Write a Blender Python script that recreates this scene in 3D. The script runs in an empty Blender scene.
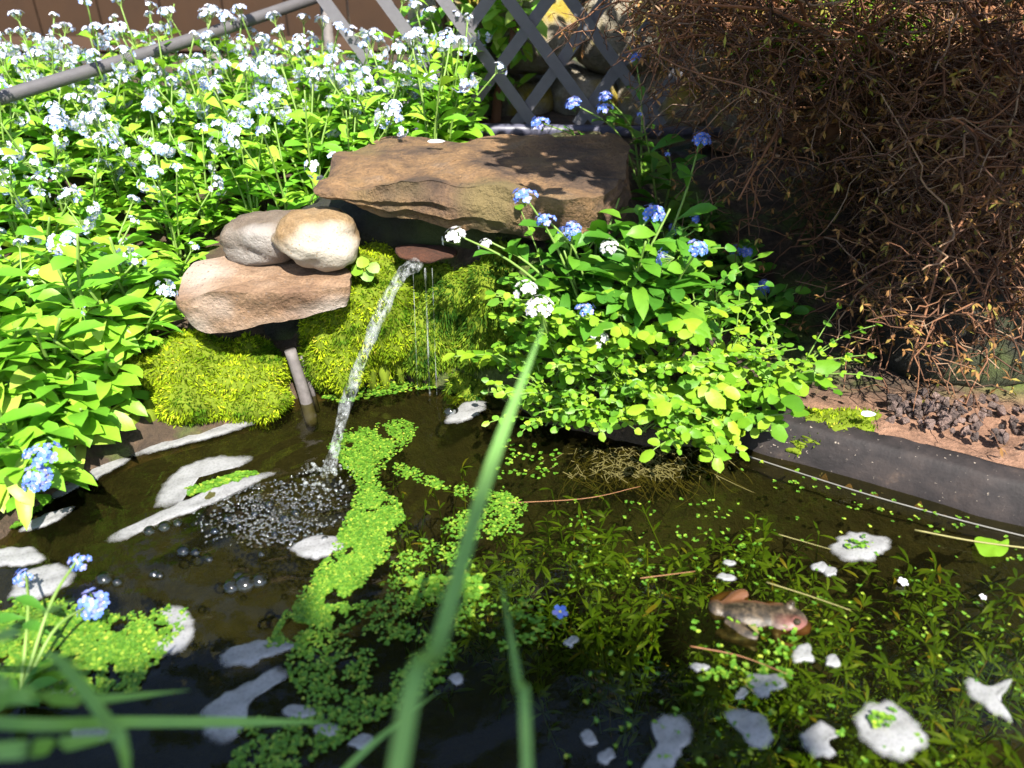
import bpy, math, random
import numpy as np
from mathutils import Vector, Matrix, noise

random.seed(7); np.random.seed(7)
R = math.radians
scene = bpy.context.scene
COL = scene.collection

# ------------------------------------------------------------------ camera
CAM_H, PITCH, FPX = 0.47, R(30), 773.0
cd = bpy.data.cameras.new('camera'); cam = bpy.data.objects.new('camera', cd); COL.objects.link(cam)
cd.sensor_width = 36; cd.lens = FPX / 1024 * 36
cd.clip_start = 0.01; cd.clip_end = 300
cam.location = (0, 0, CAM_H); cam.rotation_euler = (R(90) - PITCH, 0, 0)
cd.dof.use_dof = True; cd.dof.focus_distance = 0.86; cd.dof.aperture_fstop = 4.6
scene.camera = cam

# ------------------------------------------------------------------ light
SUN_EL, SUN_AZ = R(52), R(162)          # azimuth clockwise from +Y (north): behind the camera, a little to the right
SUN_DIR = Vector((math.sin(SUN_AZ) * math.cos(SUN_EL), math.cos(SUN_AZ) * math.cos(SUN_EL), math.sin(SUN_EL)))
world = bpy.data.worlds.new('World'); scene.world = world; world.use_nodes = True
wn = world.node_tree; bg = wn.nodes['Background']
sky = wn.nodes.new('ShaderNodeTexSky'); sky.sky_type = 'NISHITA'; sky.sun_disc = False
sky.sun_elevation = SUN_EL; sky.sun_rotation = SUN_AZ
wn.links.new(sky.outputs[0], bg.inputs[0]); bg.inputs[1].default_value = 0.105
sd = bpy.data.lights.new('sun', 'SUN'); sd.energy = 5.0; sd.angle = R(0.5); sd.color = (1, 0.95, 0.86)
so = bpy.data.objects.new('sun', sd); COL.objects.link(so)
so.rotation_euler = SUN_DIR.to_track_quat('Z', 'Y').to_euler(); so.location = SUN_DIR * 6
vs = scene.view_settings; vs.view_transform = 'Standard'; vs.look = 'None'; vs.exposure = 1.52; vs.gamma = 1
vs.use_curve_mapping = False
scene.render.engine = 'CYCLES'
cy = scene.cycles
cy.use_denoising = True; cy.max_bounces = 7; cy.diffuse_bounces = 2; cy.glossy_bounces = 3; cy.transmission_bounces = 4
cy.transparent_max_bounces = 14; cy.caustics_reflective = False; cy.caustics_refractive = False
cy.use_adaptive_sampling = True; cy.adaptive_threshold = 0.02; cy.sample_clamp_indirect = 4

# ------------------------------------------------------------------ pixel helpers (photo pixel -> point in the garden)
SP, CP = math.sin(PITCH), math.cos(PITCH)
def ray(px, py):
    a, b = (px - 512) / FPX, (384 - py) / FPX
    return Vector((a, CP + b * SP, -SP + b * CP))
def W(px, py, z=0.0):
    d = ray(px, py); t = (z - CAM_H) / d.z
    return Vector((d.x * t, d.y * t, z))
def D(px, py, y):
    d = ray(px, py); t = y / d.y
    return Vector((d.x * t, y, CAM_H + d.z * t))
def Q(px, py, r):
    d = ray(px, py); d.normalize()
    return Vector((0, 0, CAM_H)) + d * r
def ss(x, a=0.0, b=1.0):
    t = np.clip((np.asarray(x, float) - a) / (b - a), 0, 1)
    return t * t * (3 - 2 * t)
def nz(x, y, z=0.0):
    return noise.noise(Vector((x, y, z)))

# ------------------------------------------------------------------ mesh helpers
class MB:
    def __init__(s): s.V = []; s.F = []; s.M = []; s.n = 0
    def add(s, v, f, mi=0):
        v = np.asarray(v, float).reshape(-1, 3); s.V.append(v); n = s.n
        s.F.extend([tuple(i + n for i in q) for q in f]); s.M.extend([mi] * len(f)); s.n += len(v)
    def mesh(s, name, mats, smooth=True):
        me = bpy.data.meshes.new(name)
        me.from_pydata(np.concatenate(s.V).tolist() if s.V else [], [], s.F)
        for m in (mats if isinstance(mats, (list, tuple)) else [mats]): me.materials.append(m)
        me.polygons.foreach_set('material_index', s.M)
        me.polygons.foreach_set('use_smooth', [smooth] * len(s.F))
        me.update(); return me
    def build(s, name, mats, parent=None, smooth=True):
        return obj(name, s.mesh(name, mats, smooth), parent)
def obj(name, me, parent=None):
    o = bpy.data.objects.new(name, me); COL.objects.link(o)
    if parent is not None: o.parent = parent
    return o
def empty(name, loc=(0, 0, 0), rz=0.0):
    o = bpy.data.objects.new(name, None); COL.objects.link(o); o.location = loc; o.rotation_euler.z = rz
    o.empty_display_size = 0.02; return o
def tag(o, label, cat, group=None, kind=None):
    o['label'] = label; o['category'] = cat
    if group: o['group'] = group
    if kind: o['kind'] = kind
    return o
def copy_tree(o, parent=None):
    c = o.copy(); COL.objects.link(c); c.parent = parent
    for ch in list(o.children): copy_tree(ch, c)
    return c
def frame_of(d):
    d = Vector(d).normalized(); u = Vector((0, 0, 1)) if abs(d.z) < 0.95 else Vector((1, 0, 0))
    r = d.cross(u).normalized(); return d, r, r.cross(d)
def spline(pts, n):
    P = [Vector(p) for p in pts]; P = [P[0] * 2 - P[1]] + P + [P[-1] * 2 - P[-2]]; out = []
    m = len(P) - 3
    for i in range(n):
        u = i / (n - 1) * m; k = min(int(u), m - 1); t = u - k; a, b, c, d = P[k:k + 4]
        out.append(0.5 * (2 * b + (c - a) * t + (2 * a - 5 * b + 4 * c - d) * t * t + (3 * b - a - 3 * c + d) * t ** 3))
    return out
def closed(pts, n):
    m = len(pts); P = [Vector(p) for p in pts]; out = []
    for i in range(n):
        u = i / n * m; k = int(u); t = u - k; a, b, c, d = P[k - 1], P[k % m], P[(k + 1) % m], P[(k + 2) % m]
        out.append(0.5 * (2 * b + (c - a) * t + (2 * a - 5 * b + 4 * c - d) * t * t + (3 * b - a - 3 * c + d) * t ** 3))
    return out
def tube(mb, pts, r0, r1=None, sides=5, mi=0, rfun=None, cap=True):
    pts = [Vector(p) for p in pts]; n = len(pts); r1 = r0 if r1 is None else r1; v = []; f = []
    for i, p in enumerate(pts):
        d = (pts[min(i + 1, n - 1)] - pts[max(i - 1, 0)])
        if d.length < 1e-9: d = Vector((0, 0, 1))
        d, a, b = frame_of(d); t = i / max(n - 1, 1); r = rfun(t) if rfun else r0 + (r1 - r0) * t
        for k in range(sides):
            an = 2 * math.pi * k / sides; v.append(p + (a * math.cos(an) + b * math.sin(an)) * r)
    for i in range(n - 1):
        for k in range(sides):
            q = (k + 1) % sides; f.append((i * sides + k, i * sides + q, (i + 1) * sides + q, (i + 1) * sides + k))
    if cap: f.append(tuple(range(sides))[::-1]); f.append(tuple((n - 1) * sides + k for k in range(sides)))
    mb.add(v, f, mi)
def leaf(mb, base, d, up, L, w, curl=0.6, nseg=5, fold=0.25, mi=0, pet=0.12):
    d = Vector(d).normalized(); r = d.cross((Vector(up) + Vector((random.uniform(-.55, .55), random.uniform(-.55, .55), 0))))
    if r.length < 1e-6: r = Vector((1, 0, 0))
    r.normalize(); n = r.cross(d); p = Vector(base); v = []; f = []; st = L / nseg
    wav = random.uniform(-.12, .12)
    for i in range(nseg + 1):
        t = i / nseg
        ww = w * 0.5 * (max(0.0, math.sin(math.pi * min(1, max(0, (t - pet) / (1 - pet))) ** 1.25)) ** 0.75) + w * 0.045 * (t < 0.98)
        a = -curl * t; dd = d * math.cos(a) + n * math.sin(a); nn = n * math.cos(a) - d * math.sin(a)
        e = nn * (fold * ww + wav * ww * math.sin(t * 7))
        v += [p - r * ww + e, p, p + r * ww + e]; p = p + dd * st
    for i in range(nseg):
        k = i * 3; f += [(k, k + 1, k + 4, k + 3), (k + 1, k + 2, k + 5, k + 4)]
    mb.add(v, f, mi)
def disc(mb, c, nrm, r, n=8, dish=0.15, mi=0, ecc=1.0, ang=0.0):
    d, a, b = frame_of(nrm); v = [Vector(c)]; f = []
    ca, sa = math.cos(ang), math.sin(ang); a, b = a * ca + b * sa, b * ca - a * sa
    for k in range(n):
        t = 2 * math.pi * k / n; q = r * (1 + 0.08 * math.sin(3 * t + c[0] * 900))
        v.append(Vector(c) + a * math.cos(t) * q * ecc + b * math.sin(t) * q + d * dish * r)
    for k in range(n): f.append((0, 1 + k, 1 + (k + 1) % n))
    mb.add(v, f, mi)
def sample_surface(mb, n, keep=None):
    V = np.concatenate(mb.V); T = []
    for q in mb.F:
        for k in range(1, len(q) - 1): T.append((q[0], q[k], q[k + 1]))
    T = np.array(T); A, B, C = V[T[:, 0]], V[T[:, 1]], V[T[:, 2]]
    cr = np.cross(B - A, C - A); ar = np.linalg.norm(cr, axis=1) + 1e-12; N = cr / ar[:, None]
    w = ar.copy()
    if keep is not None: w = w * keep((A + B + C) / 3, N)
    idx = np.random.choice(len(T), n, p=w / w.sum())
    u = np.random.rand(n); v = np.random.rand(n); m = u + v > 1; u[m] = 1 - u[m]; v[m] = 1 - v[m]
    return A[idx] + (B - A)[idx] * u[:, None] + (C - A)[idx] * v[:, None], N[idx]
def sprigs(mb, P, N, L, w, droop=0.0, jit=0.7, mi=0):
    """many narrow bent blades at once"""
    n = len(P); d = N + np.random.randn(n, 3) * jit * 0.6; d[:, 2] -= droop
    d /= np.linalg.norm(d, axis=1)[:, None] + 1e-9
    r = np.cross(d, np.random.randn(n, 3)); r /= np.linalg.norm(r, axis=1)[:, None] + 1e-9
    Ls = (L * np.random.uniform(.5, 1.25, n))[:, None]; k = np.cross(r, d) * Ls * np.random.uniform(-.4, .4, n)[:, None]
    g = np.zeros((n, 3)); g[:, 2] = -droop * 0.3
    m = P + d * Ls * 0.5 + k * .5
    V = np.stack([P, m - r * w, m + r * w, P + d * Ls + g * Ls], 1).reshape(-1, 3)
    F = [(4 * i, 4 * i + 1, 4 * i + 3, 4 * i + 2) for i in range(n)]
    mb.add(V, F, mi)
def inpoly(x, y, poly):
    x = np.asarray(x, float); y = np.asarray(y, float); r = np.zeros(x.shape, bool); n = len(poly)
    for i in range(n):
        x0, y0 = poly[i][:2]; x1, y1 = poly[(i + 1) % n][:2]
        c = ((y0 > y) != (y1 > y)); r ^= c & (x < (x1 - x0) * (y - y0) / ((y1 - y0) if y1 != y0 else 1e-9) + x0)
    return r
def sdist(x, y, poly):
    x = np.asarray(x, float); y = np.asarray(y, float); best = np.full(x.shape, 1e9); n = len(poly)
    for i in range(n):
        x0, y0 = poly[i][:2]; x1, y1 = poly[(i + 1) % n][:2]; dx, dy = x1 - x0, y1 - y0
        t = np.clip(((x - x0) * dx + (y - y0) * dy) / (dx * dx + dy * dy + 1e-12), 0, 1)
        best = np.minimum(best, np.hypot(x - x0 - t * dx, y - y0 - t * dy))
    return np.where(inpoly(x, y, poly), -best, best)

# ------------------------------------------------------------------ materials
def mat(name):
    m = bpy.data.materials.new(name); m.use_nodes = True; nt = m.node_tree
    return m, nt, nt.nodes['Principled BSDF'], nt.nodes['Material Output']
def ramp(nt, fac, stops):
    r = nt.nodes.new('ShaderNodeValToRGB'); nt.links.new(fac, r.inputs[0]); e = r.color_ramp.elements
    while len(e) < len(stops): e.new(0.5)
    for q, (p, c) in zip(e, stops): q.position = p; q.color = (*c, 1)
    return r.outputs[0]
def ntex(nt, scale, detail=4, rough=0.6, coord='Object', vec=None):
    n = nt.nodes.new('ShaderNodeTexNoise'); n.inputs['Scale'].default_value = scale; n.inputs['Detail'].default_value = detail
    n.inputs['Roughness'].default_value = rough
    if vec is None:
        t = nt.nodes.new('ShaderNodeTexCoord'); vec = t.outputs[coord]
    nt.links.new(vec, n.inputs['Vector']); return n.outputs['Fac']
def mixc(nt, a, b, fac, mode='MIX'):
    m = nt.nodes.new('ShaderNodeMix'); m.data_type = 'RGBA'; m.blend_type = mode
    for i, s in ((6, a), (7, b), (0, fac)):
        if hasattr(s, 'links'): nt.links.new(s, m.inputs[i])
        else: m.inputs[i].default_value = (*s, 1) if isinstance(s, tuple) else s
    return m.outputs[2]
def bump(nt, bs, h, strength=0.4, dist=0.005):
    b = nt.nodes.new('ShaderNodeBump'); b.inputs['Strength'].default_value = strength; b.inputs['Distance'].default_value = dist
    nt.links.new(h, b.inputs['Height']); nt.links.new(b.outputs[0], bs.inputs['Normal']); return b
def leaf_mat(name, stops, rough=0.45, trans=0.35, tcol=(1.15, 1.1, 0.5), spec=0.4, patch=None):
    m, nt, bs, out = mat(name)
    g = nt.nodes.new('ShaderNodeNewGeometry'); c = ramp(nt, g.outputs['Random Per Island'], stops)
    n = ntex(nt, 90, 3); dark = mixc(nt, (0.72, 0.78, 0.7), (1.15, 1.12, 1.0), n); c = mixc(nt, c, dark, 1.0, 'MULTIPLY')
    nt.links.new(c, bs.inputs['Base Color']); bs.inputs['Roughness'].default_value = rough
    bs.inputs['Specular IOR Level'].default_value = spec
    tr = nt.nodes.new('ShaderNodeBsdfTranslucent'); nt.links.new(mixc(nt, c, tcol, 1.0, 'MULTIPLY'), tr.inputs[0])
    mx = nt.nodes.new('ShaderNodeMixShader'); mx.inputs[0].default_value = trans
    nt.links.new(bs.outputs[0], mx.inputs[1]); nt.links.new(tr.outputs[0], mx.inputs[2]); nt.links.new(mx.outputs[0], out.inputs[0])
    if patch:
        pn = ntex(nt, 28, 3); lk = bs.inputs['Base Color'].links[0].from_socket; nt.links.new(mixc(nt, lk, ramp(nt, pn, [(.38, patch), (.58, (1, 1, 1))]), 1.0, 'MULTIPLY'), bs.inputs['Base Color'])
    bump(nt, bs, n, 0.25, 0.002)
    return m
def stone_mat(name, cols, scale=12, lichen=None, lich_amt=0.6, rough=0.85, speck=None, b=0.6):
    m, nt, bs, out = mat(name)
    n1 = ntex(nt, scale, 6, 0.65); n2 = ntex(nt, scale * 6, 5, 0.7); n3 = ntex(nt, scale * .45, 3, .5); n4 = ntex(nt, scale * 30, 4, .7)
    c = ramp(nt, n1, [(0.3 + 0.4 * i / max(1, len(cols) - 1), k) for i, k in enumerate(cols)])
    c = mixc(nt, c, mixc(nt, (0.42, 0.40, 0.37), (1.5, 1.5, 1.5), n2), 1.0, 'MULTIPLY')
    c = mixc(nt, c, ramp(nt, n4, [(.3, (.62, .60, .58)), (.5, (1, 1, 1)), (.72, (1.25, 1.25, 1.25))]), 1.0, 'MULTIPLY')
    if lichen:
        f = ramp(nt, n3, [(lich_amt - 0.04, (0, 0, 0)), (lich_amt + 0.06, (1, 1, 1))]); c = mixc(nt, c, lichen, f)
    if speck:
        v = nt.nodes.new('ShaderNodeTexVoronoi'); v.inputs['Scale'].default_value = scale * 14
        t = nt.nodes.new('ShaderNodeTexCoord'); nt.links.new(t.outputs['Object'], v.inputs['Vector'])
        f = ramp(nt, v.outputs['Distance'], [(0.10, (1, 1, 1)), (0.2, (0, 0, 0))]); c = mixc(nt, c, speck, f)
    nt.links.new(c, bs.inputs['Base Color']); bs.inputs['Roughness'].default_value = rough
    ad = nt.nodes.new('ShaderNodeMath'); ad.operation = 'ADD'; nt.links.new(n1, ad.inputs[0]); nt.links.new(n2, ad.inputs[1])
    a2 = nt.nodes.new('ShaderNodeMath'); a2.operation = 'MULTIPLY_ADD'; nt.links.new(n4, a2.inputs[0]); a2.inputs[1].default_value = .35; nt.links.new(ad.outputs[0], a2.inputs[2])
    bump(nt, bs, a2.outputs[0], min(1, b * 1.6), 0.008)
    return m
def plain(name, col, rough=0.6, var=0.3, scale=60, spec=0.4):
    m, nt, bs, out = mat(name); n = ntex(nt, scale, 4)
    c = mixc(nt, tuple(k * (1 - var) for k in col), tuple(min(1, k * (1 + var)) for k in col), n)
    nt.links.new(c, bs.inputs['Base Color']); bs.inputs['Roughness'].default_value = rough
    bs.inputs['Specular IOR Level'].default_value = spec; bump(nt, bs, n, 0.25, 0.002); return m

M = {}
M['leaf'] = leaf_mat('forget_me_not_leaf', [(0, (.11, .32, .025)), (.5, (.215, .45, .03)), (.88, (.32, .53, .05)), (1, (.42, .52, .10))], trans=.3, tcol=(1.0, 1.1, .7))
M['leaf_shade'] = leaf_mat('shaded_leaf', [(0, (.05, .17, .02)), (.6, (.09, .26, .02)), (1, (.17, .34, .03))])  # leaf colour darkened for forget-me-nots and cress standing in shade
M['cress'] = leaf_mat('cress_leaf', [(0, (.08, .22, .015)), (.5, (.16, .34, .02)), (1, (.30, .44, .03))])
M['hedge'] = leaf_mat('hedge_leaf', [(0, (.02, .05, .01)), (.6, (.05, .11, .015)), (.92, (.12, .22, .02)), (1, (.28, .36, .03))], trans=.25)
M['stem'] = plain('green_stem', (.16, .26, .05), .5, .3)
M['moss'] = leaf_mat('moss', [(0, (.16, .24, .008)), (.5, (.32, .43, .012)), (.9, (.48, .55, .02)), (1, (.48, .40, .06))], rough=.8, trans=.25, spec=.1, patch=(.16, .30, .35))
M['moss_green_shade'] = leaf_mat('moss_green_shade', [(0, (.06, .13, .01)), (.5, (.14, .24, .015)), (.9, (.28, .36, .02)), (1, (.36, .38, .05))], rough=.8, trans=.25, spec=.1, patch=(.14, .28, .35))  # greener liverwort tone, darkened too for the shade under the slab
M['moss_base'] = plain('moss_base', (.11, .15, .012), .95, .5, 120, .1)
M['soil'] = plain('soil', (.05, .035, .022), .95, .5, 70, .1)
M['petal'] = leaf_mat('petal', [(0, (.20, .32, .80)), (.25, (.42, .50, .88)), (.65, (.64, .66, .90)), (1, (.78, .72, .90))], trans=.3, tcol=(1, 1, 1), spec=.2, rough=.6)
M['petal_blue'] = leaf_mat('blue_petal', [(0, (.10, .20, .80)), (.6, (.17, .28, .86)), (1, (.38, .34, .80))], trans=.3, tcol=(1, 1, 1), spec=.2, rough=.6)  # same flower as above: pale there for sun, deeper blue here for shade
M['petal_white'] = leaf_mat('white_petal', [(0, (.62, .58, .72)), (1, (.80, .78, .84))], trans=.3, tcol=(1, 1, 1), spec=.2, rough=.6)
M['eye'] = plain('flower_eye', (.75, .6, .12), .6)
M['slab'] = stone_mat('slab_stone', [(.022, .014, .009), (.085, .05, .028), (.20, .115, .05), (.14, .10, .07)], 11, (.13, .095, .035), .60, b=.8)
M['pebble'] = stone_mat('boulder_stone', [(.17, .095, .03), (.21, .14, .07), (.25, .19, .12)], 14, (.36, .32, .26), .54, .7, speck=(.25, .16, .08), b=.3)
M['grey_stone'] = stone_mat('grey_stone', [(.10, .07, .05), (.14, .105, .075), (.19, .155, .12)], 18, (.25, .225, .20), .58, .8, b=.4)
M['flat_stone'] = stone_mat('flat_stone', [(.13, .07, .04), (.19, .115, .065), (.25, .175, .12)], 10, (.36, .31, .265), .56, .75, speck=(.16, .11, .08), b=.4)
M['red_stone'] = stone_mat('red_stone', [(.05, .018, .008), (.13, .045, .02)], 30)
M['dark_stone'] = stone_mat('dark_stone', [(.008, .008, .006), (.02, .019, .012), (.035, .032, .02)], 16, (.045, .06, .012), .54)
M['wall_stone'] = stone_mat('wall_stone', [(.19, .165, .12), (.31, .27, .20), (.46, .42, .34)], 26, (.36, .27, .03), .56)
M['pebbles'] = stone_mat('gravel_stone', [(.12, .09, .085), (.22, .17, .155), (.32, .26, .24)], 40)
M['lattice'] = plain('lattice_paint', (.12, .115, .125), .7, .2, 80)
M['pole'] = plain('pole_metal', (.085, .08, .083), .55, .25, 60)
M['pipe'] = plain('grey_pipe', (.07, .07, .10), .4, .3, 60)
M['stick'] = plain('grey_stick', (.13, .115, .11), .7, .5, 150)
M['twig'] = leaf_mat('twig_bark', [(0, (.04, .020, .012)), (.45, (.11, .048, .027)), (.8, (.21, .09, .045)), (1, (.30, .20, .14))], rough=.8, trans=0.0)
M['dry'] = leaf_mat('dry_needles', [(0, (.16, .07, .02)), (.7, (.30, .15, .05)), (1, (.30, .30, .05))], rough=.8, trans=.2, tcol=(1, 1, .8))
M['wood'] = plain('fence_wood', (.032, .013, .003), .8, .4, 12)
M['grass'] = leaf_mat('grass_blade', [(0, (.22, .46, .12)), (1, (.28, .52, .16))], trans=.5)
M['duck'] = leaf_mat('duckweed', [(0, (.05, .14, .012)), (.6, (.10, .23, .02)), (.9, (.19, .31, .03)), (1, (.34, .40, .05))], trans=.2, rough=.4)
M['weed'] = leaf_mat('pondweed', [(0, (.06, .14, .01)), (.6, (.11, .22, .014)), (.95, (.19, .31, .03)), (1, (.36, .26, .05))], trans=.3)
M['drystem'] = plain('dry_stem', (.20, .18, .06), .6, .3)
M['brownstem'] = plain('brown_stem', (.22, .10, .04), .6, .3)

# ------------------------------------------------------------------ the lie of the land
shore = [W(1024, 527), W(945, 505), W(870, 483), W(800, 464), W(745, 447), W(640, 447), W(545, 425), W(495, 398), W(400, 383), W(320, 392),
         W(262, 417), W(200, 437), W(135, 453), W(60, 492), W(0, 540)]
POND = [(.95, .36), (.72, .455)] + [(p.x, p.y) for p in shore] + [(-.62, .38), (-.66, .12), (-.5, .03), (.5, .03), (.9, .05)]
def H(x, y):
    x = np.asarray(x, float); y = np.asarray(y, float); s = sdist(x, y, POND)
    lf = 0.005 + 0.085 * ss(s, 0, .12) + 0.12 * ss(y, .85, 1.25)
    md = 0.165 * ss(s, 0, .05) + 0.05 * ss(y, .9, 1.2)
    rt = 0.034 * ss(s, 0, .03) + 0.10 * ss(s, .22, .6)
    a = ss(x, -.30, -.17); b = ss(x, .13, .27)
    o = lf * (1 - a) + md * a * (1 - b) + rt * b
    near = ss(y, .25, .12); o = o * (1 - near) + 0.03 * near
    ins = -np.minimum(.22, .01 + (-s) * 3.0)
    return np.where(s < 0, ins, o)
def hz(x, y): return float(H([x], [y])[0])

def G(px, py, lift=0.0):
    d = ray(px, py); t = .35
    while t < 3:
        p = d * t
        if CAM_H + p.z <= hz(p.x, p.y): break
        t += .006
    return Vector((d.x * t, d.y * t, hz(d.x * t, d.y * t) + lift))
def axis(lo, hi, st, far):
    a = list(np.arange(lo, hi, st)); d = st; u = hi
    while u < far: a.append(u); d *= 1.35; u += d
    d = st; u = lo - st; pre = []
    while u > -far: pre.append(u); d *= 1.35; u -= d
    return np.array(pre[::-1] + a)
gx, gy = axis(-1.0, 1.0, .011, 80), axis(-.1, 1.6, .011, 80)
X, Y = np.meshgrid(gx, gy); Z = H(X, Y)
for j in range(len(gy)):
    if -.2 < gy[j] < 1.8:
        for i in range(len(gx)):
            if abs(gx[i]) < 1.3: Z[j, i] += .008 * nz(gx[i] * 14, gy[j] * 14) + .004 * nz(gx[i] * 50, gy[j] * 50)
mb = MB(); nx = len(gx)
mb.add(np.stack([X, Y, Z], -1).reshape(-1, 3), [(j * nx + i, j * nx + i + 1, (j + 1) * nx + i + 1, (j + 1) * nx + i) for j in range(len(gy) - 1) for i in range(nx - 1)])
m, nt, bs, out = mat('ground')
n1 = ntex(nt, 6, 5); n2 = ntex(nt, 60, 6, .7)
c = ramp(nt, n2, [(.3, (.022, .015, .009)), (.55, (.06, .038, .022)), (.75, (.14, .085, .05))])
c = mixc(nt, c, ramp(nt, n2, [(.3, (.03, .045, .008)), (.7, (.10, .14, .02))]), ramp(nt, n1, [(.52, (0, 0, 0)), (.6, (1, 1, 1))]))
geo = nt.nodes.new('ShaderNodeNewGeometry'); sx = nt.nodes.new('ShaderNodeSeparateXYZ'); nt.links.new(geo.outputs['Position'], sx.inputs[0])
def step(sock, a, b):
    r = nt.nodes.new('ShaderNodeMapRange'); r.inputs[1].default_value = a; r.inputs[2].default_value = b; nt.links.new(sock, r.inputs[0]); return r.outputs[0]
pm = nt.nodes.new('ShaderNodeMath'); pm.operation = 'MULTIPLY'; nt.links.new(step(sx.outputs[0], .27, .33), pm.inputs[0]); nt.links.new(step(sx.outputs[1], .76, .70), pm.inputs[1])
c = mixc(nt, c, ramp(nt, n2, [(.3, (.09, .045, .025)), (.6, (.24, .13, .08)), (.8, (.34, .22, .15))]), pm.outputs[0])
deep = nt.nodes.new('ShaderNodeMath'); deep.operation = 'LESS_THAN'; nt.links.new(sx.outputs[2], deep.inputs[0]); deep.inputs[1].default_value = -.012
c = mixc(nt, c, ramp(nt, n2, [(.3, (.009, .008, .003)), (.7, (.028, .024, .009))]), deep.outputs[0])
nt.links.new(c, bs.inputs['Base Color']); bs.inputs['Roughness'].default_value = .95; bump(nt, bs, n2, .8, .012)
g = mb.build('ground', m); g['kind'] = 'structure'

# water: a rippled sheet (clear, olive tint, Fresnel reflection)
SPL = W(327, 478)
wx = np.arange(-.74, 1.0, .0045); wy = np.arange(.0, .90, .0045); X, Y = np.meshgrid(wx, wy)
rr = np.hypot(X - SPL.x, Y - SPL.y)
Zw = .0016 * np.sin(rr * 230) * np.exp(-rr / .10) + .0012 * np.sin(rr * 120 + 1) * np.exp(-rr / .2)
BUB = [W(150, 520), W(200, 480), W(330, 470), W(345, 520), W(320, 560), W(250, 660), W(180, 620)]
lr = ss(X, .05, -.12) * ss(Y, .50, .42)
tb = np.exp(-np.maximum(sdist(X, Y, BUB), 0) / .05)
for j in range(len(wy)):
    for i in range(len(wx)):
        Zw[j, i] += .0005 * nz(wx[i] * 22, wy[j] * 34, 3) + lr[j, i] * .0013 * nz(wx[i] * 26, wy[j] * 44, 8)
        if tb[j, i] > .1: Zw[j, i] += tb[j, i] * (.0016 * nz(wx[i] * 60, wy[j] * 85, 9) + .0010 * nz(wx[i] * 160, wy[j] * 190, 5))
mb = MB(); nx = len(wx)
mb.add(np.stack([X, Y, Zw], -1).reshape(-1, 3), [(j * nx + i, j * nx + i + 1, (j + 1) * nx + i + 1, (j + 1) * nx + i) for j in range(len(wy) - 1) for i in range(nx - 1)])
def clear_mat(name, tint, gl=(1, 1, 1), ior=1.33, bscale=None, rough=0.0, bs_=0.15):
    m = bpy.data.materials.new(name); m.use_nodes = True; nt = m.node_tree; nt.nodes.remove(nt.nodes['Principled BSDF'])
    out = nt.nodes['Material Output']; fr = nt.nodes.new('ShaderNodeFresnel'); fr.inputs[0].default_value = ior
    t = nt.nodes.new('ShaderNodeBsdfTransparent'); t.inputs[0].default_value = (*tint, 1)
    gl_ = nt.nodes.new('ShaderNodeBsdfGlossy'); gl_.inputs[0].default_value = (*gl, 1); gl_.inputs['Roughness'].default_value = rough
    mx = nt.nodes.new('ShaderNodeMixShader'); nt.links.new(fr.outputs[0], mx.inputs[0]); nt.links.new(t.outputs[0], mx.inputs[1]); nt.links.new(gl_.outputs[0], mx.inputs[2])
    nt.links.new(mx.outputs[0], out.inputs[0])
    if bscale:
        n = ntex(nt, bscale, 3); b = nt.nodes.new('ShaderNodeBump'); b.inputs['Strength'].default_value = bs_; b.inputs['Distance'].default_value = .002
        nt.links.new(n, b.inputs['Height']); nt.links.new(b.outputs[0], gl_.inputs['Normal']); nt.links.new(b.outputs[0], fr.inputs['Normal'])
    return m
M['water'] = clear_mat('pond_water', (.56, .55, .31), bscale=90, bs_=.16)
nt = M['water'].node_tree; df = nt.nodes.new('ShaderNodeBsdfDiffuse'); df.inputs[0].default_value = (.075, .07, .022, 1); m2 = nt.nodes.new('ShaderNodeMixShader'); m2.inputs[0].default_value = .03
tn = [n for n in nt.nodes if n.type == 'BSDF_TRANSPARENT'][0]; ms = nt.nodes['Mix Shader']; nt.links.new(tn.outputs[0], m2.inputs[1]); nt.links.new(df.outputs[0], m2.inputs[2]); nt.links.new(m2.outputs[0], ms.inputs[1])
M['bubble'] = clear_mat('bubble_film', (.93, .95, .96), ior=1.7, rough=.06)
w = mb.build('pond_water', M['water']); w['kind'] = 'structure'

# ------------------------------------------------------------------ brown timber fence and background walls
t = empty('timber_fence', (-.9, 2.2, .1)); tag(t, 'brown timber board fence far behind the flower bed', 'fence')
for i in range(16):
    mb = MB(); x0 = -1.6 + i * .16; a, b = x0, x0 + .155; zt = 1.05 + .01 * (i % 3)
    v = [(a, 0, -.2), (b, 0, -.2), (b, .02, -.2), (a, .02, -.2), (a, 0, zt), (b, 0, zt), (b, .02, zt), (a, .02, zt)]
    mb.add(v, [(0, 1, 5, 4), (1, 2, 6, 5), (2, 3, 7, 6), (3, 0, 4, 7), (4, 5, 6, 7)]); mb.build('board', M['wood'], t, False)
mb = MB(); tube(mb, [(-1.65, -.03, .12), (1, -.03, .12)], .03, sides=4); mb.build('rail', M['wood'], t, False)

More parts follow.
